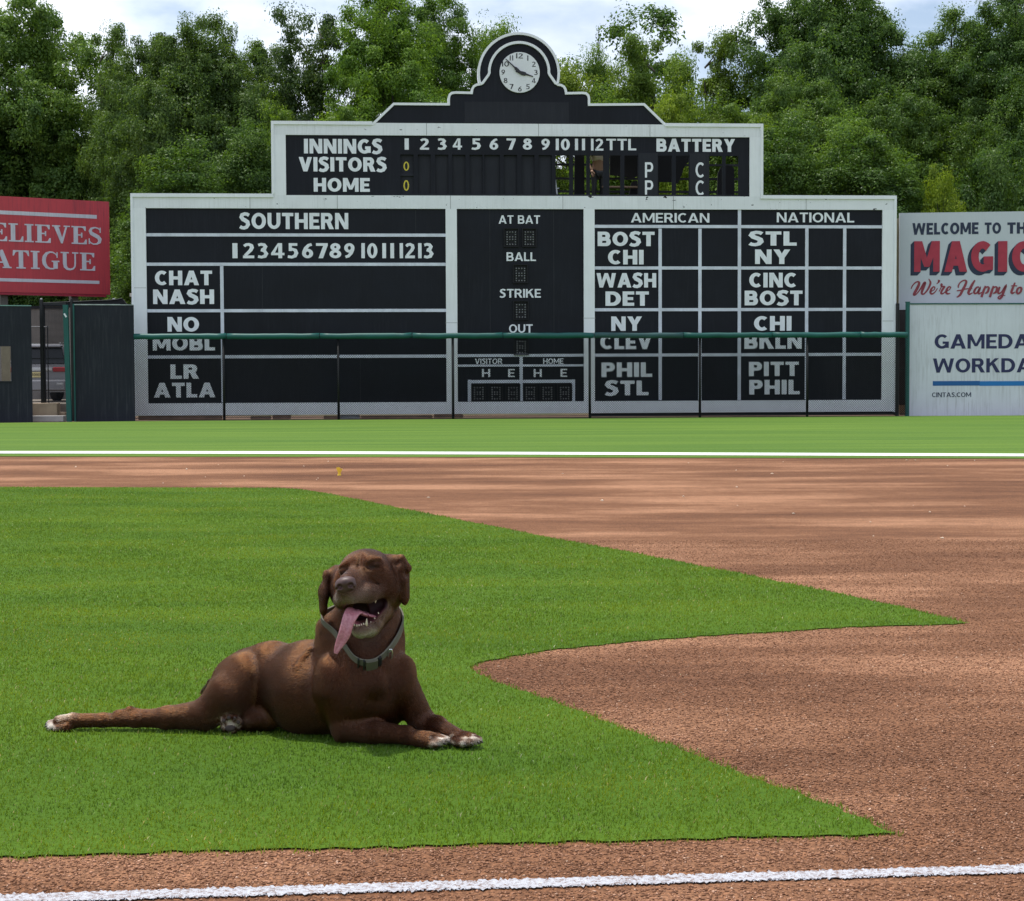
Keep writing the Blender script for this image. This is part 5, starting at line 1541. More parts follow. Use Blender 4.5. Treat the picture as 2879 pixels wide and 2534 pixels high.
# ------------------------------------------------------------------ the scorekeeper inside the gallery
pu = BW.uv(R2(718, 0)[0], 520, .75)[0]
pz = GF
pr_ = empty('person', BW.o + BW.t * pu + BW.n * .75 + Vector((0, 0, pz)), BW.rz + .35)
tag(pr_, 'person in a beige striped shirt and black trousers standing inside the twelfth inning slot', 'person')
pts = {'pel': ((0, 0, .93), .125), 'wai': ((0, .0, 1.06), .12), 'che': ((0, 0, 1.28), .135), 'nec': ((0, 0, 1.46), .06), 'hea': ((0, -.02, 1.60), .095), 'top': ((0, -.01, 1.68), .08),
       'sl': ((-.18, 0, 1.40), .06), 'el': ((-.25, .03, 1.14), .043), 'hl': ((-.22, -.10, .92), .034), 'sr': ((.18, 0, 1.40), .06), 'er': ((.25, .03, 1.14), .043), 'hr': ((.22, -.10, .92), .034),
       'tl': ((-.10, 0, .86), .088), 'kl': ((-.11, -.02, .49), .058), 'al': ((-.12, .01, .09), .042), 'fl': ((-.13, -.14, .04), .038),
       'tr': ((.10, 0, .86), .088), 'kr': ((.11, -.02, .49), .058), 'ar': ((.12, .01, .09), .042), 'fr': ((.13, -.14, .04), .038)}
ED = [('pel', 'wai'), ('wai', 'che'), ('che', 'nec'), ('nec', 'hea'), ('hea', 'top'), ('che', 'sl'), ('sl', 'el'), ('el', 'hl'), ('che', 'sr'), ('sr', 'er'), ('er', 'hr'), ('pel', 'tl'), ('tl', 'kl'), ('kl', 'al'), ('al', 'fl'), ('pel', 'tr'), ('tr', 'kr'), ('kr', 'ar'), ('ar', 'fr')]
def skin_fig(name, keys, mat, grow=0.0):
    ks = [k for k in pts if k in keys]; ix = {k: i for i, k in enumerate(ks)}
    me = bpy.data.meshes.new(name); me.from_pydata([pts[k][0] for k in ks], [(ix[a], ix[b_]) for a, b_ in ED if a in ix and b_ in ix], []); me.update()
    o = link(name, me, mat, pr_)
    o.modifiers.new('skin', 'SKIN'); o.modifiers.new('sub', 'SUBSURF').levels = 2; o.modifiers['sub'].render_levels = 2
    for i, k in enumerate(ks):
        me.skin_vertices[0].data[i].radius = (pts[k][1] + grow, (pts[k][1] + grow) * .85); 
    me.skin_vertices[0].data[0].use_root = True
    return o
M_BODY = paint('person_skin', (.30, .17, .11), .6, .05, 5)
m, nt, b = new_mat('striped_shirt')
wv = nt.nodes.new('ShaderNodeTexWave'); wv.bands_direction = 'Z'; wv.inputs['Scale'].default_value = 9; nt.links.new(tex(nt), wv.inputs['Vector'])
r = ramp(nt, [(.35, (.66, .56, .47)), (.65, (.50, .40, .33))]); nt.links.new(wv.outputs['Fac'], r.inputs[0]); nt.links.new(r.outputs[0], b.inputs['Base Color']); b.inputs['Roughness'].default_value = .9
skin_fig('body', set(pts), M_BODY)
skin_fig('shirt', {'wai', 'che', 'sl', 'el', 'sr', 'er'}, m, .012)
skin_fig('trousers', {'pel', 'tl', 'kl', 'al', 'tr', 'kr', 'ar'}, M_DK, .014)
q = MB(); q.tube([(0, -.01, 1.60), (0, .0, 1.66), (0, 0, 1.72), (0, 0, 1.765)], [.102, .108, .085, .02], 14); q.build('hair', M_VOID, pr_, smooth=True)
for s in (-1, 1):
    q = MB(); q.tube([(s * .22, -.10, .92), (s * .215, -.13, .88), (s * .21, -.15, .84)], [.03, .036, .018], 8)
    for k in range(4): q.tube([(s * (.19 + .016 * k), -.145, .85), (s * (.19 + .016 * k), -.165, .80), (s * (.192 + .015 * k), -.16, .765 - .008 * (k in (1, 2)))], [.0085, .008, .006], 6)
    q.tube([(s * .185, -.13, .885), (s * .165, -.155, .85), (s * .168, -.165, .825)], [.011, .009, .007], 6)
    q.build('hand', M_BODY, pr_, smooth=True)
# ------------------------------------------------------------------ the dog
DOG_D = 4.25
UNIT = DOG_D / FPX / 1.5485         # metres per sketch unit at the dog
def W(X, Y, Dp):
    p = at(80 + X / 1.5485, 1500 + Y / 1.5485, DOG_D + Dp * UNIT)
    return np.array((p.x, p.y, p.z))

def smin(a, b, k):
    h = np.clip(0.5 + 0.5 * (b - a) / k, 0, 1)
    return b * (1 - h) + a * h - k * h * (1 - h)

class Prim:
    pass

def cone(p1, r1, p2, r2, k=20, sq=None, op='add', flow=None):
    """tapered capsule between two sketch points; sq = (axis vector, factor) squashes it along an axis"""
    o = Prim(); o.a, o.b = W(*p1), W(*p2); o.ra, o.rb = r1 * UNIT, r2 * UNIT; o.k = k * UNIT; o.op = op
    o.kind = 'cone'; o.sq = sq
    o.lo = np.minimum(o.a, o.b) - max(o.ra, o.rb); o.hi = np.maximum(o.a, o.b) + max(o.ra, o.rb)
    o.flow = flow if flow is not None else (o.b - o.a) / (np.linalg.norm(o.b - o.a) + 1e-9)
    return o

def ell(c, r, rot=(0, 0, 0), k=20, op='add', flow=(0, 0, -1)):
    """ellipsoid; r = (x, z, y) sketch radii (across, up, deep); rot degrees about x, y(depth), z"""
    o = Prim(); o.c = W(*c); o.r = np.array((r[0], r[2], r[1]), float) * UNIT; o.k = k * UNIT; o.op = op; o.kind = 'ell'
    M = Matrix.Rotation(math.radians(rot[2]), 3, 'Z') @ Matrix.Rotation(math.radians(rot[1]), 3, 'Y') @ Matrix.Rotation(math.radians(rot[0]), 3, 'X')
    o.M = np.array(M)
    e = np.sqrt(((o.M * o.r[None, :]) ** 2).sum(1))
    o.lo, o.hi = o.c - e, o.c + e
    f = np.array(flow, float); o.flow = f / np.linalg.norm(f)
    return o

def ev(o, P):
    if o.kind == 'cone':
        if o.sq is not None:
            ax, f = o.sq; ax = np.array(ax, float); ax /= np.linalg.norm(ax)
            mid = (o.a + o.b) / 2
            t = (P - mid) @ ax
            P = P + t[..., None] * ax * (1 / f - 1)
        ba = o.b - o.a; L2 = ba @ ba
        t = np.clip(((P - o.a) @ ba) / max(L2, 1e-12), 0, 1)
        d = np.sqrt((((P - o.a) - t[..., None] * ba) ** 2).sum(-1)) - (o.ra + (o.rb - o.ra) * t)
        if o.sq is not None: d = d * max(0.5, min(1.0, o.sq[1] + .25))
        return d
    q = (P - o.c) @ o.M
    k0 = np.sqrt(((q / o.r) ** 2).sum(-1)); k1 = np.sqrt(((q / (o.r ** 2)) ** 2).sum(-1))
    return k0 * (k0 - 1) / np.maximum(k1, 1e-9)

BACK = W(980, 660, 320) - W(1480, 660, 70); BACK = BACK / np.linalg.norm(BACK)
def v3(*a):
    a = np.array(a, float); return a / np.linalg.norm(a)
PR = []
A_ = PR.append
# --- trunk
tf = v3(*(BACK + np.array((0, 0, -.25))))
A_(cone((1450, 690, 95), 186, (1215, 678, 205), 196, 30, flow=tf))
A_(cone((1215, 678, 205), 196, (1075, 650, 320), 160, 30, flow=tf))
A_(cone((1075, 650, 330), 160, (985, 650, 360), 158, 40, flow=tf))
A_(cone((1070, 565, 300), 80, (970, 590, 330), 84, 40, flow=tf))
A_(ell((1055, 590, 285), (120, 112, 110), (0, 0, 0), 50, flow=tf))
A_(ell((1250, 610, 215), (190, 142, 130), (0, 10, -28), 40, flow=tf))         # withers and back
A_(ell((1478, 690, 60), (185, 190, 150), k=60, flow=(.1, -.3, -1)))            # chest
A_(ell((1515, 655, -82), (40, 52, 34), (0, 14, 0), 34, flow=(-.2, -.3, -1)))   # breastbone
A_(ell((1440, 770, 10), (90, 70, 60), k=40, flow=(0, -.2, -1)))
# --- neck
nf = v3(.1, .1, -1)
A_(cone((1490, 250, 80), 118, (1468, 440, 135), 160, 30, flow=nf))
A_(cone((1468, 440, 135), 160, (1460, 600, 100), 190, 50, flow=nf))
A_(cone((1335, 420, 110), 78, (1335, 560, 120), 100, 34, flow=nf))             # scruff at the nape
A_(cone((1515, 380, 58), 84, (1495, 560, 35), 125, 30, flow=nf))               # throat
# --- shoulders, near foreleg (viewer left)
A_(ell((1330, 650, 0), (82, 122, 92), (0, -8, 0), 24, flow=(-.35, -.1, -1)))
A_(cone((1330, 690, -5), 78, (1375, 835, -10), 60, 30, flow=v3(.1, 0, -1)))
A_(cone((1378, 850, -18), 56, (1500, 862, -70), 50, 22))
A_(cone((1500, 862, -70), 50, (1640, 878, -118), 36, 16))
A_(ell((1640, 872, -112), (40, 33, 34), k=14, flow=v3(1, -.3, -.1)))
A_(cone((1640, 882, -118), 35, (1740, 900, -148), 40, 14, sq=((0, 0, 1), .9)))
A_(ell((1368, 885, -22), (34, 30, 36), k=14, flow=v3(.2, -.2, -.6)))            # elbow point
# --- far foreleg (viewer right)
A_(ell((1615, 650, 35), (70, 120, 96), (0, 14, 0), 40, flow=(.3, -.1, -1)))
A_(cone((1640, 700, 40), 74, (1712, 815, 50), 56, 30))
A_(cone((1712, 822, 48), 54, (1775, 842, -10), 46, 20))
A_(cone((1775, 842, -10), 46, (1856, 880, -98), 34, 16))
A_(cone((1856, 882, -98), 34, (1905, 898, -142), 38, 12, sq=((0, 0, 1), .9)))
# toes of both front paws
TOES = []
def toes(base, tips, r0, r1, gap=5):
    for t in tips:
        A_(cone(base(t), r0, t, r1, gap, flow=None)); TOES.append((W(*t), r1 * UNIT, W(*base(t))))
toes(lambda t: (t[0] - 46, t[1] - 12, t[2] + 22), [(1768, 918, -188), (1792, 909, -178), (1812, 903, -162), (1818, 899, -140)], 20, 17)
toes(lambda t: (t[0] - 30, t[1] - 10, t[2] + 34), [(1888, 914, -192), (1918, 910, -192), (1946, 904, -178), (1960, 900, -158)], 20, 17)
# --- near hind leg, stretched out to the left
A_(cone((965, 630, 265), 122, (880, 705, 222), 106, 14))
A_(cone((880, 705, 222), 106, (770, 788, 215), 70, 20))
A_(cone((770, 788, 215), 68, (610, 802, 218), 49, 20))
A_(cone((610, 802, 218), 49, (470, 808, 232), 34, 18))
A_(cone((520, 786, 236), 16, (448, 772, 240), 15, 14))                          # heel tendon and point
A_(cone((448, 774, 240), 17, (400, 790, 238), 24, 14))
A_(cone((470, 808, 232), 36, (330, 813, 238), 29, 16))
A_(cone((330, 813, 238), 30, (200, 815, 240), 31, 14))
A_(cone((200, 815, 240), 32, (140, 822, 240), 31, 12))
A_(cone((640, 790, 190), 20, (520, 800, 205), 12, 16)) 
toes(lambda t: (t[0] + 52, t[1] - 6, t[2]), [(95, 826, 262), (92, 838, 244), (98, 846, 226), (122, 848, 212)], 19, 15)
A_(ell((905, 640, 300), (110, 105, 90), (0, -25, 0), 40, flow=tf))              # rump
# fold of the flank
A_(cone((1040, 540, 235), 40, (1000, 690, 215), 30, 16, flow=v3(-.2, 0, -1)))
A_(cone((1040, 800, 190), 60, (975, 812, 196), 50, 18, flow=v3(-.4, 0, -1)))    # belly and knee below
# --- far hind foot poking out, pads to the viewer
A_(cone((985, 806, 240), 48, (895, 826, 200), 36, 14))
A_(ell((881, 832, 172), (46, 44, 34), k=8, flow=v3(0, -1, 0)))
for t in ((852, 812, 150), (872, 800, 146), (898, 803, 146), (914, 820, 150)):
    A_(ell(t, (17, 15, 17), k=5, flow=v3(0, -1, 0)))
# --- tail
A_(cone((900, 640, 390), 34, (842, 622, 420), 24, 20))
A_(cone((842, 622, 420), 24, (800, 650, 470), 18, 14))
A_(cone((800, 650, 470), 18, (760, 690, 560), 12, 12))
# side folds
A_(cone((1232, 500, 92), 9, (1180, 590, 52), 10, 20, flow=tf)); A_(cone((1180, 590, 52), 10, (1166, 680, 40), 8, 20, flow=tf))
A_(cone((1275, 610, -30), 12, (1310, 760, -48), 12, 20, flow=v3(.1, 0, -1))); A_(cone((1310, 760, -48), 12, (1345, 880, -55), 10, 18, flow=v3(.1, 0, -1)))
NB_BODY = len(PR)
# --- head
hf = v3(.5, .8, .45)
A_(ell((1468, 176, 10), (122, 108, 120), (0, -10, 0), 30, flow=hf))
A_(ell((1452, 140, -42), (80, 56, 66), (0, -12, 0), 30, flow=hf))               # forehead
A_(ell((1548, 228, -5), (72, 92, 80), (0, -14, 0), 28, flow=v3(.7, .5, -.2)))   # cheek right
A_(ell((1585, 225, 45), (54, 100, 70), (0, -4, 0), 24, flow=v3(.6, .5, -.4)))
A_(ell((1362, 240, 0), (52, 84, 70), (0, 0, 0), 24, flow=v3(-.3, .8, -.2)))
A_(cone((1438, 196, -60), 66, (1404, 234, -145), 51, 24, flow=v3(.35, .9, .3)))
A_(cone((1404, 234, -145), 51, (1386, 246, -180), 43, 14, flow=v3(.35, .9, .3)))
A_(cone((1412, 186, -110), 34, (1384, 204, -190), 28, 16, flow=v3(.35, .9, .3)))      # bridge
A_(cone((1412, 270, -172), 38, (1470, 262, -128), 42, 16, flow=v3(.8, .5, -.25)))     # upper lip right
A_(cone((1470, 262, -128), 40, (1545, 246, -50), 34, 18, flow=v3(.8, .5, -.25)))
A_(cone((1374, 276, -166), 35, (1366, 290, -110), 35, 14, flow=v3(-.3, .8, -.4)))     # upper lip left
A_(cone((1366, 290, -110), 35, (1366, 280, -40), 40, 16, flow=v3(-.3, .8, -.4)))
# brow ridges and closed lids
A_(ell((1500, 116, -74), (32, 10, 12), (0, -16, 0), 24, flow=hf))
A_(ell((1376, 140, -74), (26, 10, 12), (0, -30, 0), 24, flow=hf))
S_ = lambda *a, **k_: A_(cone(*a, op='sub', **k_))
A_(ell((1502, 140, -104), (30, 14, 18), (0, -10, 0), 18, op='sub'))
A_(ell((1370, 166, -102), (23, 15, 18), (0, -24, 0), 18, op='sub'))
A_(ell((1502, 141, -80), (25, 16, 18), (0, -8, 0), 8, flow=hf))                         # eyeball under the lid
A_(ell((1374, 166, -78), (21, 15, 18), (0, -22, 0), 8, flow=hf))
S_((1480, 143, -99), 2.6, (1502, 146, -100), 2.8, k=3); S_((1502, 146, -100), 2.8, (1524, 141, -93), 2.4, k=3)
S_((1358, 172, -97), 2.6, (1388, 166, -99), 2.4, k=3)
S_((1448, 70, -70), 4, (1440, 140, -108), 5, k=22)                                      # furrow
# cheek folds of the grin
S_((1490, 200, -112), 4, (1524, 226, -88), 5, k=10); S_((1524, 226, -88), 5, (1572, 250, -60), 4, k=10)
A_(cone((1520, 206, -84), 10, (1575, 232, -52), 10, 14, flow=v3(.8, .5, -.2)))
A_(cone((1575, 236, -46), 10, (1584, 290, -36), 9, 12, flow=v3(.3, .5, -.7)))
S_((1600, 170, -40), 5, (1614, 230, -40), 5, k=12)
# --- lower jaw
A_(cone((1522, 330, 0), 66, (1482, 396, -72), 54, 14, flow=v3(.2, .5, -.6)))
A_(cone((1482, 396, -72), 54, (1448, 414, -116), 43, 14, flow=v3(.2, .5, -.6)))
CAV = [cone((1424, 350, -170), 46, (1470, 344, -100), 50, k=6, op='sub'), cone((1470, 344, -100), 50, (1530, 306, -62), 32, k=6, op='sub'),
       cone((1415, 330, -120), 44, (1440, 340, -40), 44, k=6, op='sub')]
PR += CAV
A_(cone((1568, 268, -36), 11, (1556, 330, -48), 12, 8, flow=v3(.4, .4, -.6)))            # corner of the mouth
A_(cone((1556, 330, -48), 13, (1515, 395, -88), 13, 8, flow=v3(.4, .4, -.6)))            # lower lip rim
A_(cone((1515, 395, -88), 13, (1468, 412, -136), 13, 8, flow=v3(.2, .2, -.6)))
A_(cone((1468, 412, -136), 13, (1424, 408, -138), 12, 8, flow=v3(.2, .2, -.6)))
A_(cone((1424, 408, -138), 12, (1396, 376, -92), 12, 8, flow=v3(.2, .2, -.6)))
# --- ears
ex = np.array(W(1100, 0, 0) - W(1000, 0, 0)); 
A_(cone((1340, 165, 20), 26, (1302, 185, 0), 20, 16, flow=v3(-.5, .2, -.8)))
A_(cone((1302, 185, 0), 22, (1284, 260, 5), 46, 12, sq=((1, .25, 0), .42), flow=v3(-.1, 0, -1)))
A_(cone((1284, 260, 5), 46, (1284, 318, 5), 38, 8, sq=((1, .25, 0), .42), flow=v3(0, 0, -1)))
A_(cone((1572, 124, 25), 34, (1618, 116, 15), 22, 16, flow=v3(.8, .2, -.3)))
A_(cone((1618, 116, 15), 21, (1644, 150, 12), 22, 10, flow=v3(.4, .1, -.9)))
A_(cone((1632, 160, 20), 46, (1640, 270, 22), 40, 10, sq=((1, -.35, 0), .40), flow=v3(.05, 0, -1)))
A_(cone((1604, 150, 2), 12, (1632, 205, -8), 10, 22, flow=v3(.4, 0, -.8)))
A_(cone((1632, 205, -8), 10, (1634, 255, -2), 8, 18, flow=v3(.1, 0, -.9)))

ALL_LO = np.min([p.lo for p in PR if p.op == 'add'], 0) - .012
ALL_HI = np.max([p.hi for p in PR if p.op == 'add'], 0) + .012
ALL_LO[2] = max(ALL_LO[2], -0.03)
head_lo = W(1240, 480, -230) ; head_hi = W(1690, 50, 140)
head_lo, head_hi = np.minimum(head_lo, head_hi), np.maximum(head_lo, head_hi)
def axis(lo, hi, a, b, fine, coarse):
    out = [lo]
    while out[-1] < hi:
        x = out[-1]
        if x < a - .03 or x > b + .03: s = coarse
        elif x < a or x > b: s = (fine + coarse) / 2
        else: s = fine
        out.append(x + s)
    return np.array(out)
FINE, COARSE = (0.0021, 0.0048)
gx = axis(ALL_LO[0], ALL_HI[0], head_lo[0], head_hi[0], FINE, COARSE)
gy = axis(ALL_LO[1], ALL_HI[1], head_lo[1], head_hi[1] - .05, FINE + .0004, COARSE)
gz = axis(ALL_LO[2], ALL_HI[2], head_lo[2], head_hi[2], FINE, COARSE)
FLD = np.full((len(gx), len(gy), len(gz)), 0.2, np.float32)
for o in PR:
    mrg = o.k * 1.05 + .008
    i0, i1 = np.searchsorted(gx, o.lo[0] - mrg), np.searchsorted(gx, o.hi[0] + mrg)
    j0, j1 = np.searchsorted(gy, o.lo[1] - mrg), np.searchsorted(gy, o.hi[1] + mrg)
    k0, k1 = np.searchsorted(gz, o.lo[2] - mrg), np.searchsorted(gz, o.hi[2] + mrg)
    if i1 <= i0 or j1 <= j0 or k1 <= k0: continue
    G = np.stack(np.meshgrid(gx[i0:i1], gy[j0:j1], gz[k0:k1], indexing='ij'), -1)
    d_ = ev(o, G)
    sub = FLD[i0:i1, j0:j1, k0:k1]
    if o.op == 'add': sub[:] = smin(sub, d_, o.k)
    else: sub[:] = -smin(-sub, d_, o.k)

def surface_nets(xs, ys, zs, F):
    s = F < 0
    nx_, ny_, nz_ = F.shape
    cnt = np.zeros((nx_ - 1, ny_ - 1, nz_ - 1), np.int8)
    for a in (0, 1):
        for b_ in (0, 1):
            for c_ in (0, 1):
                cnt += s[a:nx_ - 1 + a, b_:ny_ - 1 + b_, c_:nz_ - 1 + c_]
    act = (cnt > 0) & (cnt < 8)
    idx = np.argwhere(act)
    vid = np.full(act.shape, -1, np.int32); vid[act] = np.arange(len(idx))
    pos = np.zeros((len(idx), 3)); num = np.zeros(len(idx))
    ax_ = (xs, ys, zs)
    corner = lambda o: idx + np.array(o)
    val = lambda c_: F[c_[:, 0], c_[:, 1], c_[:, 2]].astype(float)
    crd = lambda c_: np.stack([xs[c_[:, 0]], ys[c_[:, 1]], zs[c_[:, 2]]], 1)
    for ax in range(3):
        oth = [i for i in range(3) if i != ax]
        for a in (0, 1):
            for b_ in (0, 1):
                o0 = [0, 0, 0]; o0[oth[0]] = a; o0[oth[1]] = b_
                o1 = list(o0); o1[ax] = 1
                c0, c1 = corner(o0), corner(o1)
                f0, f1 = val(c0), val(c1)
                mk = (f0 < 0) != (f1 < 0)
                t = f0[mk] / (f0[mk] - f1[mk])
                pos[mk] += crd(c0)[mk] * (1 - t[:, None]) + crd(c1)[mk] * t[:, None]
                num[mk] += 1
    pos /= num[:, None]
    quads = []
    for ax in range(3):
        sl0 = [slice(None)] * 3; sl1 = [slice(None)] * 3
        sl0[ax] = slice(0, -1); sl1[ax] = slice(1, None)
        ch = s[tuple(sl0)] != s[tuple(sl1)]
        e = np.argwhere(ch)
        o1, o2 = [i for i in range(3) if i != ax]
        if ax == 1: o1, o2 = o2, o1
        e = e[(e[:, o1] > 0) & (e[:, o2] > 0) & (e[:, o1] < F.shape[o1] - 1) & (e[:, o2] < F.shape[o2] - 1)]
        def cell(da, db):
            q = e.copy(); q[:, o1] -= da; q[:, o2] -= db
            return vid[q[:, 0], q[:, 1], q[:, 2]]
        qd = np.stack([cell(1, 1), cell(0, 1), cell(0, 0), cell(1, 0)], 1)
        flip = ~s[e[:, 0], e[:, 1], e[:, 2]]
        qd[flip] = qd[flip][:, ::-1]
        quads.append(qd)
    quads = np.concatenate(quads)
    quads = quads[(quads >= 0).all(1)]
    return pos, quads

DV, DF = surface_nets(gx, gy, gz, FLD)

# keep the piece joined to the chest, drop stray crumbs
par = np.arange(len(DV))
lab = np.arange(len(DV))
for _ in range(400):
    m_ = lab[DF].min(1)
    new = lab.copy()
    for c_ in range(4): np.minimum.at(new, DF[:, c_], m_)
    new = new[new]
    if (new == lab).all(): break
    lab = new
big = np.bincount(lab).argmax()
keep = lab == big
remap = -np.ones(len(DV), int); remap[keep] = np.arange(keep.sum())
DF = remap[DF[keep[DF].all(1)]]; DV = DV[keep]

def normals(V, F):
    e1 = V[F[:, 2]] - V[F[:, 0]]; e2 = V[F[:, 3]] - V[F[:, 1]]
    fn = np.cross(e1, e2)
    N = np.zeros_like(V)
    for c_ in range(4): np.add.at(N, F[:, c_], fn)
    return N / (np.linalg.norm(N, axis=1, keepdims=True) + 1e-12)
DN = normals(DV, DF)

# ---- coat colour by place, with some sunlight painted in
def vnoise(P, s, seed=0):
    q = P * s + seed * 17.3
    return (np.sin(q[:, 0] * 1.7 + 1.3 * np.sin(q[:, 1] * 1.1 + seed)) + np.sin(q[:, 1] * 1.9 + 1.1 * np.sin(q[:, 2] * 1.3)) + np.sin(q[:, 2] * 2.1 + 1.2 * np.sin(q[:, 0] * .9))) / 3
def near(P, c, r):
    return np.exp(-(((P - W(*c)) / (r * UNIT)) ** 2).sum(1))
def coat(P, N):
    n = len(P)
    base = np.array((0.140, 0.043, 0.0120))
    c = np.repeat(base[None], n, 0)
    v = vnoise(P, 22, 1) * .5 + vnoise(P, 60, 2) * .35 + vnoise(P, 9, 3) * .5
    c *= (1 + .22 * v)[:, None]
    warm = np.clip(vnoise(P, 14, 5) * .5 + .25, 0, 1)[:, None]
    c = c * (1 - .3 * warm) + np.array((0.155, 0.066, 0.030)) * .3 * warm
    def toward(w, col, amt):
        nonlocal c
        w = np.clip(w, 0, 1)[:, None] * amt
        c = c * (1 - w) + np.array(col) * w
    GREY = (0.29, 0.215, 0.165)
    toward(near(P, (1350, 285, -150), 46) + near(P, (1395, 285, -190), 40) + .9 * near(P, (1445, 275, -160), 46) + .55 * near(P, (1500, 268, -110), 40), GREY, .85)
    toward(near(P, (1458, 446, -120), 44) + near(P, (1424, 438, -118), 34) + near(P, (1494, 434, -100), 34), (0.40, 0.35, 0.30), 1.0)
    toward(near(P, (1530, 395, -75), 34) + .8 * near(P, (1562, 345, -40), 30) + .8 * near(P, (1566, 290, -40), 24), (0.30, 0.23, 0.17), .8)
    toward(near(P, (1440, 95, -60), 95) + .8 * near(P, (1520, 110, -40), 60), (0.21, 0.078, 0.030), .6)  # crown and forehead painted lighter to look sunlit
    toward(near(P, (1440, 180, -100), 46) + near(P, (1405, 200, -150), 36), (0.26, 0.112, 0.048), .7)      # lighter bridge hair, with the sunlight on it painted in
    toward(near(P, (1290, 400, 70), 50), (0.22, 0.085, 0.025), .5)  # orange sunlight on the neck ruff painted into the coat
    toward(near(P, (1502, 142, -95), 20) + near(P, (1372, 168, -95), 20), (0.075, 0.028, 0.012), .35)        # eyes
    toward(near(P, (1488, 146, -98), 8) + near(P, (1502, 147, -98), 8) + near(P, (1518, 144, -94), 8) + near(P, (1360, 174, -96), 7) + near(P, (1374, 171, -98), 7) + near(P, (1388, 167, -98), 7), (0.014, 0.007, 0.005), .75)
    toward(near(P, (1284, 280, -10), 70) + near(P, (1650, 220, 20), 60), (0.070, 0.030, 0.017), .45)          # ears
    toward(near(P, (1000, 700, 190), 60), (0.17, 0.065, 0.030), .5)
    # white toes
    for t, r_, b_ in TOES:
        d_ = np.sqrt(((P - t) ** 2).sum(1)); pat = vnoise(P, 130, 7)
        toward(np.clip(1.15 - d_ / (r_ * 1.9) + .7 * pat, 0, 1), (0.50, 0.45, 0.38), .7)
    toward(near(P, (170, 785, 240), 40) * (N[:, 2] > .4), (0.45, 0.38, 0.28), .6)
    d_ = near(P, (882, 830, 160), 52); toward(d_ * np.clip(vnoise(P, 150, 9) * 1.6 + .5, 0, 1) * 1.5, (0.50, 0.43, 0.36), .85)
    # claws and pads are darker skin between the white
    return c
cav_d = np.min([ev(o, DV) for o in CAV], 0)
mouth = (cav_d < .0022) & (np.min([ev(o, DV) for o in PR[-12:-7]], 0) > -.5)
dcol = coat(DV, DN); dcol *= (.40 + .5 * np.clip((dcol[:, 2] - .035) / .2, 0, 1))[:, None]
inmouth = np.clip((0.0016 - cav_d) / .0016, 0, 1)
lipz = (((DV - W(1480, 350, -90)) / (150 * UNIT)) ** 2).sum(1) < 1
inmouth *= lipz
gum = np.array((0.34, 0.105, 0.13)); deep = np.array((0.022, 0.005, 0.007))
dd = np.clip((np.einsum('ij,j->i', DV - W(1470, 340, -140), np.array((0, 1, 0.3)))) / (85 * UNIT), 0, 1)
mc = gum[None] * (1 - dd[:, None]) + deep[None] * dd[:, None]
dcol = dcol * (1 - inmouth[:, None]) + mc * inmouth[:, None]

dog_p = W(1250, 880, 150); dog_p[2] = 0
dog = empty('dog', Vector(dog_p))
tag(dog, 'chocolate brown dog lying on the grass with tongue out, eyes closed and a grey collar', 'dog')
OFF = np.array(dog_p)
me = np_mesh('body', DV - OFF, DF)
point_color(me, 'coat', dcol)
m, nt, b = new_mat('dog_skin')
at_ = nt.nodes.new('ShaderNodeAttribute'); at_.attribute_name = 'coat'
fn_ = noise(nt, tex(nt, 'Object', (1, 1, 1)), 260, 3)
r = ramp(nt, [(0.3, (.72, .72, .72)), (.7, (1.15, 1.15, 1.15))]); nt.links.new(fn_, r.inputs[0])
nt.links.new(mix(nt, 1.0, at_.outputs['Color'], r.outputs[0], 'MULTIPLY'), b.inputs['Base Color'])
b.inputs['Roughness'].default_value = .62; b.inputs['Specular IOR Level'].default_value = .25
bump(nt, b, fn_, .25, .002)
M_SKIN = m
body = link('body', me, M_SKIN, dog, smooth=True)

# ---- short fur: curves rooted on the skin
FUR_N = 300000
FURK = 0.24
a_, b2_, c2_, d2_ = (DV[DF[:, i]] for i in range(4))
area = .5 * np.linalg.norm(np.cross(c2_ - a_, d2_ - b2_), axis=1)
fc = (a_ + b2_ + c2_ + d2_) / 4
fnn = DN[DF].mean(1); fnn /= np.linalg.norm(fnn, axis=1, keepdims=True) + 1e-9
vis = ((np.array(CAM_P)[None] - fc) * fnn).sum(1) > -.25 * np.linalg.norm(np.array(CAM_P)[None] - fc, axis=1)
bare = inmouth[DF].mean(1) > .25
nosed = (((fc - W(1380, 217, -222)) / (42 * UNIT)) ** 2).sum(1) < 1
padd = (((fc - W(882, 832, 140)) / (40 * UNIT)) ** 2).sum(1) < 1
lip = (np.min([ev(o, fc) for o in CAV], 0) < .0035) & ((((fc - W(1480, 350, -90)) / (150 * UNIT)) ** 2).sum(1) < 1)
dens = area * np.where(vis, 1.0, .22) * (~bare) * (~nosed) * (~lip) * np.where(padd, .25, 1)
dens[fc[:, 2] < .004] = 0
hd = ((fc > head_lo) & (fc < head_hi)).all(1)
dens *= np.where(hd, 1.7, 1.0)
pick = rng.choice(len(DF), FUR_N, p=dens / dens.sum())
u_, v_ = rng.random(FUR_N), rng.random(FUR_N)
bl = lambda Q: (Q[0][pick] * ((1 - u_) * (1 - v_))[:, None] + Q[1][pick] * (u_ * (1 - v_))[:, None] + Q[2][pick] * (u_ * v_)[:, None] + Q[3][pick] * ((1 - u_) * v_)[:, None])
RT = bl((a_, b2_, c2_, d2_))
RN = bl([DN[DF[:, i]] for i in range(4)]); RN /= np.linalg.norm(RN, axis=1, keepdims=True) + 1e-9
flow = np.zeros_like(RT); wsum = np.zeros(FUR_N)
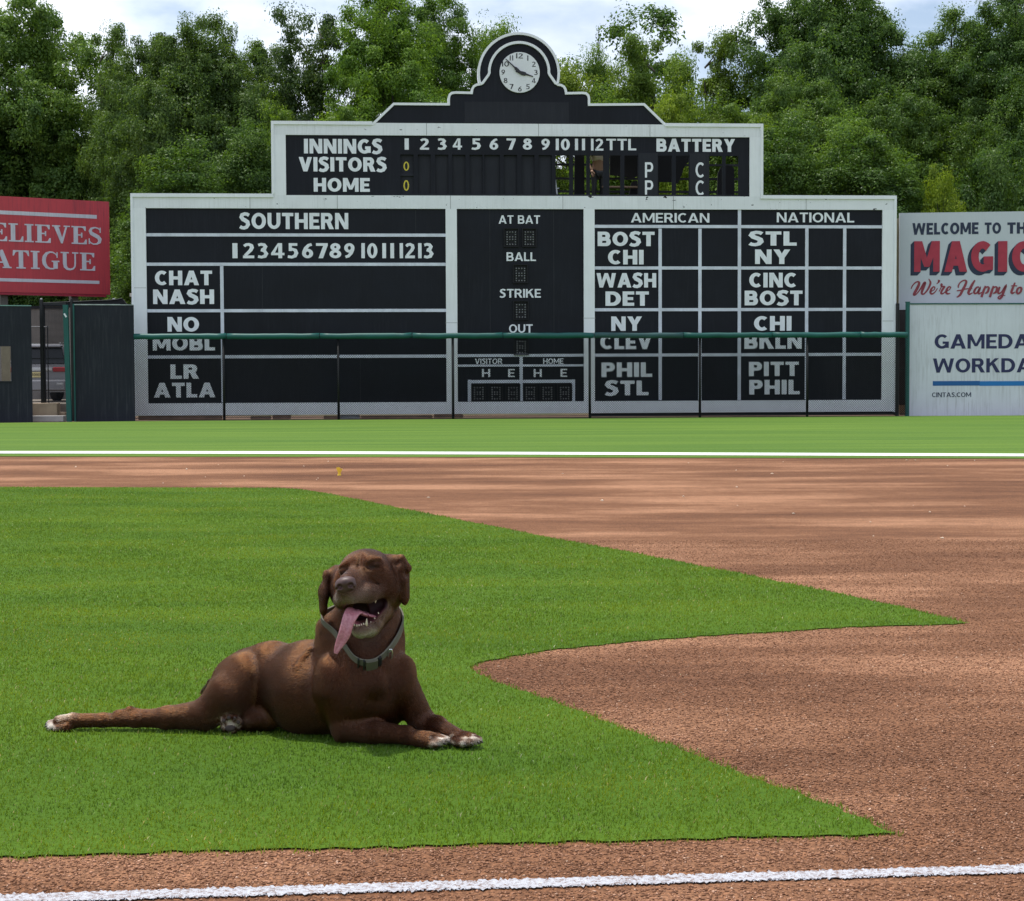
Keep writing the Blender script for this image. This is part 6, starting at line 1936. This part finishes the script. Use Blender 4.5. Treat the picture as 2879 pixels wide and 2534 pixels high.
for o in PR:
    if o.op != 'add': continue
    sel = ((RT > o.lo - .03) & (RT < o.hi + .03)).all(1)
    if not sel.any(): continue
    w_ = np.exp(-np.abs(ev(o, RT[sel])) / .010)
    flow[sel] += w_[:, None] * o.flow
flow += rng.normal(0, .05, flow.shape)
wob = np.stack([vnoise(RT, 30, 11), vnoise(RT, 30, 12), vnoise(RT, 30, 13)], 1)
fl = np.linalg.norm(flow, axis=1, keepdims=True); flow = flow / (fl + 1e-9) + .18 * wob
flow -= RN * (flow * RN).sum(1)[:, None]
flow /= np.linalg.norm(flow, axis=1, keepdims=True) + 1e-9
hh_ = ((RT > head_lo) & (RT < head_hi)).all(1)
mz = near(RT, (1410, 250, -150), 90) + near(RT, (1455, 430, -110), 60)
paw = np.zeros(FUR_N)
for t, r_, b_ in TOES: paw = np.maximum(paw, np.exp(-((RT - t) ** 2).sum(1) / (.03 ** 2)))
LEN = .0105 * np.where(hh_, .55, 1.0) * (1 - .55 * np.clip(mz, 0, 1)) * (1 - .5 * paw) * rng.uniform(.65, 1.3, FUR_N)
nape = near(RT, (1290, 430, 90), 110); LEN *= 1 + .5 * np.clip(nape, 0, 1)
lift = .075 + .03 * rng.normal(size=FUR_N) + .25 * np.clip(nape, 0, 1)
jit = rng.normal(0, .05, RT.shape)
d1 = flow + RN * lift[:, None] + jit * .5
d1 /= np.linalg.norm(d1, axis=1, keepdims=True)
d2 = flow + RN * (lift * .25)[:, None] + jit; d2 /= np.linalg.norm(d2, axis=1, keepdims=True)
NPT = 4
HP = np.empty((FUR_N, NPT, 3), np.float32)
HP[:, 0] = RT - RN * .0008
for i in range(1, NPT):
    t = i / (NPT - 1); HP[:, i] = RT + (d1 * t * (1 - t * .5) + d2 * t * t * .5) * LEN[:, None]
HP -= OFF
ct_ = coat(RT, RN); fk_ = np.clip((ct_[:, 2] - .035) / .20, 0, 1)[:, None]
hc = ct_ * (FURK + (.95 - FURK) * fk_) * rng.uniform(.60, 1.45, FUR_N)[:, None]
cell = np.floor((RT @ np.array(Matrix.Rotation(.5, 3, 'Z'))) / np.array((.013, .013, .0032))).astype(np.int64)
hsh = ((cell[:, 0] * 73856093) ^ (cell[:, 1] * 19349663) ^ (cell[:, 2] * 83492791)) & 0xffff
hc *= (.80 + .40 * np.random.default_rng(3).random(65536)[hsh])[:, None]
QF = RT - .88 * flow * (RT * flow).sum(1)[:, None]
hc *= (1 + .34 * vnoise(QF, 240, 21) + .30 * vnoise(QF, 430, 22))[:, None].clip(.35, 1.8)
hc = np.clip(hc, 0, .9)
hcur = bpy.data.hair_curves.new('fur')
hcur.add_curves([NPT] * FUR_N)
hcur.attributes['position'].data.foreach_set('vector', HP.reshape(-1))
ra = hcur.attributes.new('radius', 'FLOAT', 'POINT')
rad = np.tile(np.array([.00036, .00035, .00026, .00006], np.float32), FUR_N) 
ra.data.foreach_set('value', rad)
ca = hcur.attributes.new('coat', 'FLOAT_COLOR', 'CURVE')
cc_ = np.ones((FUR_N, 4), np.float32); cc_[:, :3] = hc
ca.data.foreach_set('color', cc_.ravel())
m = bpy.data.materials.new('dog_fur'); m.use_nodes = True
nt = m.node_tree; nt.nodes.clear()
out = nt.nodes.new('ShaderNodeOutputMaterial')
at_ = nt.nodes.new('ShaderNodeAttribute'); at_.attribute_name = 'coat'
hb_ = nt.nodes.new('ShaderNodeBsdfHairPrincipled')
hb_.parametrization = 'COLOR'
nt.links.new(at_.outputs['Color'], hb_.inputs['Color'])
hb_.inputs['Roughness'].default_value = .30
hb_.inputs['IOR'].default_value = 1.26
hb_.inputs['Radial Roughness'].default_value = .6
hb_.inputs['Random Roughness'].default_value = .3
nt.links.new(hb_.outputs[0], out.inputs[0])
fur = bpy.data.objects.new('fur', hcur); C.objects.link(fur); fur.parent = dog
hcur.materials.append(m)

# ---- nose
def blob(name, prims, mat, fine, parent, col=None):
    lo = np.min([p.lo for p in prims if p.op == 'add'], 0) - .006; hi = np.max([p.hi for p in prims if p.op == 'add'], 0) + .006
    xs, ys, zs = (np.arange(lo[i], hi[i] + fine, fine) for i in range(3))
    G = np.stack(np.meshgrid(xs, ys, zs, indexing='ij'), -1)
    f = np.full(G.shape[:3], .2)
    for o in prims:
        d_ = ev(o, G)
        f = smin(f, d_, o.k) if o.op == 'add' else -smin(-f, d_, o.k)
    V, F = surface_nets(xs, ys, zs, f)
    me = np_mesh(name, V - OFF, F)
    if col is not None: point_color(me, 'coat', col(V))
    return link(name, me, mat, parent, smooth=True)
M_NOSE = paint('nose_leather', (0.062, 0.030, 0.026), .5, .2, 60, spec=.5)
blob('nose', [ell((1381, 208, -212), (40, 20, 26), (-10, -10, 0), 6), ell((1376, 236, -212), (26, 24, 22), (0, -8, 0), 14), ell((1402, 224, -216), (25, 24, 24), k=12), ell((1357, 230, -216), (23, 23, 22), k=12),
              ell((1380, 214, -231), (26, 14, 12), (0, -10, 0), 12),
              ell((1403, 227, -246), (14, 11.5, 20), (0, -25, 0), 4, op='sub'), cone((1410, 232, -243), 5, (1426, 242, -214), 4, 4, op='sub'),
              ell((1354, 234, -243), (12.5, 12, 20), (0, 25, 0), 4, op='sub'), cone((1347, 240, -236), 5, (1334, 248, -212), 4, 4, op='sub'),
              cone((1379, 238, -246), 2.6, (1374, 268, -222), 2.6, 4, op='sub')], M_NOSE, .0011, dog)

# ---- tongue: a swept strap with a groove
m, nt, b = new_mat('tongue_flesh')
n_ = noise(nt, tex(nt), 160, 4); r = ramp(nt, [(.3, (.36, .125, .160)), (.7, (.52, .235, .270))]); nt.links.new(n_, r.inputs[0]); nt.links.new(r.outputs[0], b.inputs['Base Color'])
b.inputs['Roughness'].default_value = .22; b.inputs['Subsurface Weight'].default_value = .15; b.inputs['Subsurface Radius'].default_value = (.006, .002, .002)
bump(nt, b, n_, .3, .001)
M_TONG = m
cl = [(1500, 358, -30), (1458, 350, -88), (1420, 338, -140), (1401, 362, -170), (1387, 400, -178), (1377, 436, -178), (1362, 468, -172), (1346, 500, -168), (1337, 524, -166)]
wd = [38, 38, 35, 31, 27, 27, 23, 15, 8]
th = [8, 9, 9, 8.5, 8, 7, 6.5, 5.5, 3.5]
sideA = [(0.25, .45, -.85)] * 4
cls, wds = smooth([c_ for c_ in cl], wd, 5); _, ths = smooth(cl, th, 5)
K = 20
tv = []
for i, (p, w_, t_) in enumerate(zip(cls, wds, ths)):
    p0, p1 = np.array(cls[max(i - 1, 0)]), np.array(cls[min(i + 1, len(cls) - 1)])
    T_ = (p1 - p0); T_ = T_ / np.linalg.norm(T_)
    f = i / (len(cls) - 1)
    side = np.array((.92, .34 - .1 * f, -.18)) if f < .45 else np.array((.97, .22, -.12))
    side = side - T_ * (side @ T_); side /= np.linalg.norm(side)
    up = np.cross(T_, side); up /= np.linalg.norm(up)
    if up[2] > 0: up = -up        # towards the viewer
    for k in range(K):
        an = 2 * math.pi * k / K
        cx, cy = math.cos(an), math.sin(an)
        groove = (-.75 * math.exp(-(cx / .22) ** 2) + .5 * cx * cx) * (1 if cy > 0 else .3)
        q_ = np.array(p) + side * cx * w_ + up * (cy * t_ + groove * t_ * .8)
        tv.append(W(*q_))
tv = np.array(tv) - OFF
tf_ = [(i * K + k, i * K + (k + 1) % K, (i + 1) * K + (k + 1) % K, (i + 1) * K + k) for i in range(len(cls) - 1) for k in range(K)]
q = MB(); q.add(tv, tf_ + [tuple(range(K)), tuple(range((len(cls) - 1) * K, len(cls) * K))])
tongue = q.build('tongue', M_TONG, dog, smooth=True)
bmm = bmesh.new(); bmm.from_mesh(tongue.data); bmesh.ops.recalc_face_normals(bmm, faces=bmm.faces[:]); bmm.to_mesh(tongue.data); bmm.free()

# ---- teeth
M_TOOTH = paint('tooth_enamel', (0.66, 0.58, 0.42), .25, .06, 40, spec=.5)
def tooth(p, tip, r_):
    a, b_ = W(*p) - OFF, W(*tip) - OFF
    q = MB(); q.tube([Vector(a), Vector(a * .6 + b_ * .4), Vector(a * .25 + b_ * .75), Vector(b_)], [r_ * UNIT, r_ * .86 * UNIT, r_ * .5 * UNIT, r_ * .12 * UNIT], 8)
    q.build('tooth', M_TOOTH, dog, smooth=True)
tooth((1412, 404, -140), (1397, 384, -152), 5.5); tooth((1471, 404, -144), (1473, 370, -154), 6)
for x, y, d_ in ((1420, 403, -150), (1430, 405, -152), (1440, 405, -152), (1450, 403, -150), (1460, 399, -146)):
    tooth((x, y, d_), (x - 1, y - 10, d_ - 3), 4.2)
for x, y, d_ in ((1492, 390, -118), (1508, 372, -100), (1524, 350, -84)):
    tooth((x, y, d_), (x - 2, y - 7, d_ - 3), 3.6)
tooth((1512, 288, -90), (1510, 304, -92), 4.2)

# ---- claws, pads
M_CLAW = paint('claw_horn', (0.050, 0.040, 0.036), .35, .2, 40)
for t, r_, b_ in TOES:
    dr = t - b_; dr[2] = 0; dr /= np.linalg.norm(dr)
    a = t + dr * r_ * .75 - OFF; e = t + dr * r_ * 1.75 + np.array((0, 0, -.55 * r_)) - OFF
    e[2] = max(e[2], .003)
    q = MB(); q.tube([Vector(a), Vector((a + e) / 2 + np.array((0, 0, .12 * r_))), Vector(e)], [r_ * .34, r_ * .26, r_ * .06], 8); q.build('claw', M_CLAW, dog, smooth=True)
M_PAD = paint('pad_leather', (0.055, 0.038, 0.034), .7, .3, 60)
for c_, r_ in (((878, 848, 142), (24, 15, 10)), ((851, 815, 134), (9, 10, 6)), ((872, 803, 130), (9, 10, 6)), ((898, 806, 130), (9, 10, 6)), ((913, 822, 134), (9, 10, 6))):
    blob('paw_pad', [ell(c_, r_, k=4)], M_PAD, .0016, dog)

# ---- collar
M_COLL = paint('grey_webbing', (0.118, 0.115, 0.085), .8, .12, 30)
M_BUCK = paint('olive_buckle', (0.085, 0.083, 0.058), .45, .1, 20)
M_CLASP = paint('black_clasp', (0.012, 0.013, 0.016), .4, .1, 20)
M_STEEL = paint('steel_ring', (0.75, 0.76, 0.78), .2, .03, 5, metallic=.9)
# loop through sketch points, then pushed just outside the coat
loop = [(1312, 395, 60), (1316, 430, 20), (1335, 470, -20), (1366, 508, -52), (1402, 545, -78), (1445, 572, -98), (1495, 578, -104), (1545, 562, -92), (1580, 530, -62), (1598, 490, -20), (1606, 450, 30), (1600, 400, 100), (1560, 350, 170), (1480, 320, 215), (1390, 330, 190), (1335, 360, 130)]
NL = len(loop)
def catm(pts, n):
    Q = np.array(pts, float); out = []
    m_ = len(Q)
    for i in range(m_):
        p0, p1, p2, p3 = Q[i - 1], Q[i], Q[(i + 1) % m_], Q[(i + 2) % m_]
        for t in np.linspace(0, 1, n, endpoint=False):
            out.append(.5 * ((2 * p1) + (-p0 + p2) * t + (2 * p0 - 5 * p1 + 4 * p2 - p3) * t * t + (-p0 + 3 * p1 - 3 * p2 + p3) * t ** 3))
    return np.array(out)
LP = np.array([W(*p) for p in catm(loop, 8)])
cen = LP.mean(0)
_, _, vt_ = np.linalg.svd(LP - cen); axn = vt_[2]
if axn[2] < 0: axn = -axn
from mathutils.bvhtree import BVHTree
bvh = BVHTree.FromPolygons([tuple(v) for v in DV], [tuple(f) for f in DF.tolist()])
def wrap(p):
    """distance outwards from the neck axis to the coat, along the collar plane"""
    r_ = p - cen; r_ -= axn * (r_ @ axn); r_ /= np.linalg.norm(r_)
    o_ = cen + axn * ((p - cen) @ axn)
    hit = bvh.ray_cast(Vector(o_ + r_ * .30), Vector(-r_), .30)
    if hit[0] is None: return p, r_
    return np.array(hit[0]) , r_
ring = []
for p in LP:
    h_, r_ = wrap(p); ring.append((h_, r_))
RAD = np.array([np.linalg.norm((h_ - cen) - axn * ((h_ - cen) @ axn)) for h_, _ in ring])
for _ in range(3): RAD = (np.roll(RAD, 1) + RAD * 2 + np.roll(RAD, -1)) / 4
HGT = np.array([(p - cen) @ axn for p in LP])
def band(i0, i1, half, t0, t1, name, mat, parent, step=1):
    ids = list(range(i0, i1 + 1)); vs = []; n_ = len(LP)
    for i in ids:
        r_ = ring[i % n_][1]
        base_ = cen + axn * HGT[i % n_] + r_ * RAD[i % n_]
        for a, t_ in ((-half, t0), (half, t0), (half, t1), (-half, t1)):
            vs.append(base_ + axn * a + r_ * t_ - OFF)
    fs = []
    for j in range(len(ids) - 1):
        for k in range(4):
            fs.append((j * 4 + k, j * 4 + (k + 1) % 4, (j + 1) * 4 + (k + 1) % 4, (j + 1) * 4 + k))
    if i1 - i0 < n_:
        fs += [(0, 1, 2, 3), tuple(len(vs) - 4 + k for k in (3, 2, 1, 0))]
    q = MB(); q.add(vs, fs); o = q.build(name, mat, parent)
    bmm = bmesh.new(); bmm.from_mesh(o.data); bmesh.ops.recalc_face_normals(bmm, faces=bmm.faces[:]); bmm.to_mesh(o.data); bmm.free()
    return o
coll = band(0, len(LP), .0170, .0000, .0042, 'collar', M_COLL, dog)
band(44, 52, .0172, .004, .0125, 'buckle', M_BUCK, coll)
band(38, 39, .0178, .003, .0105, 'slider', M_CLASP, coll); band(42, 43, .0178, .003, .0115, 'slider', M_CLASP, coll); band(53, 55, .0176, .003, .0115, 'clasp', M_CLASP, coll)
ri = 64
r_ = ring[ri][1]; base_ = cen + axn * HGT[ri] + r_ * (RAD[ri] + .010) - OFF
tt = np.cross(axn, r_)
q = MB(); q.tube([Vector(base_ + (axn * math.cos(a) * .017 + (tt * .35 + r_ * .4) * math.sin(a) * .010)) for a in np.linspace(0, 2 * math.pi, 25)], .0022, 8); q.build('ring', M_STEEL, coll, smooth=True)
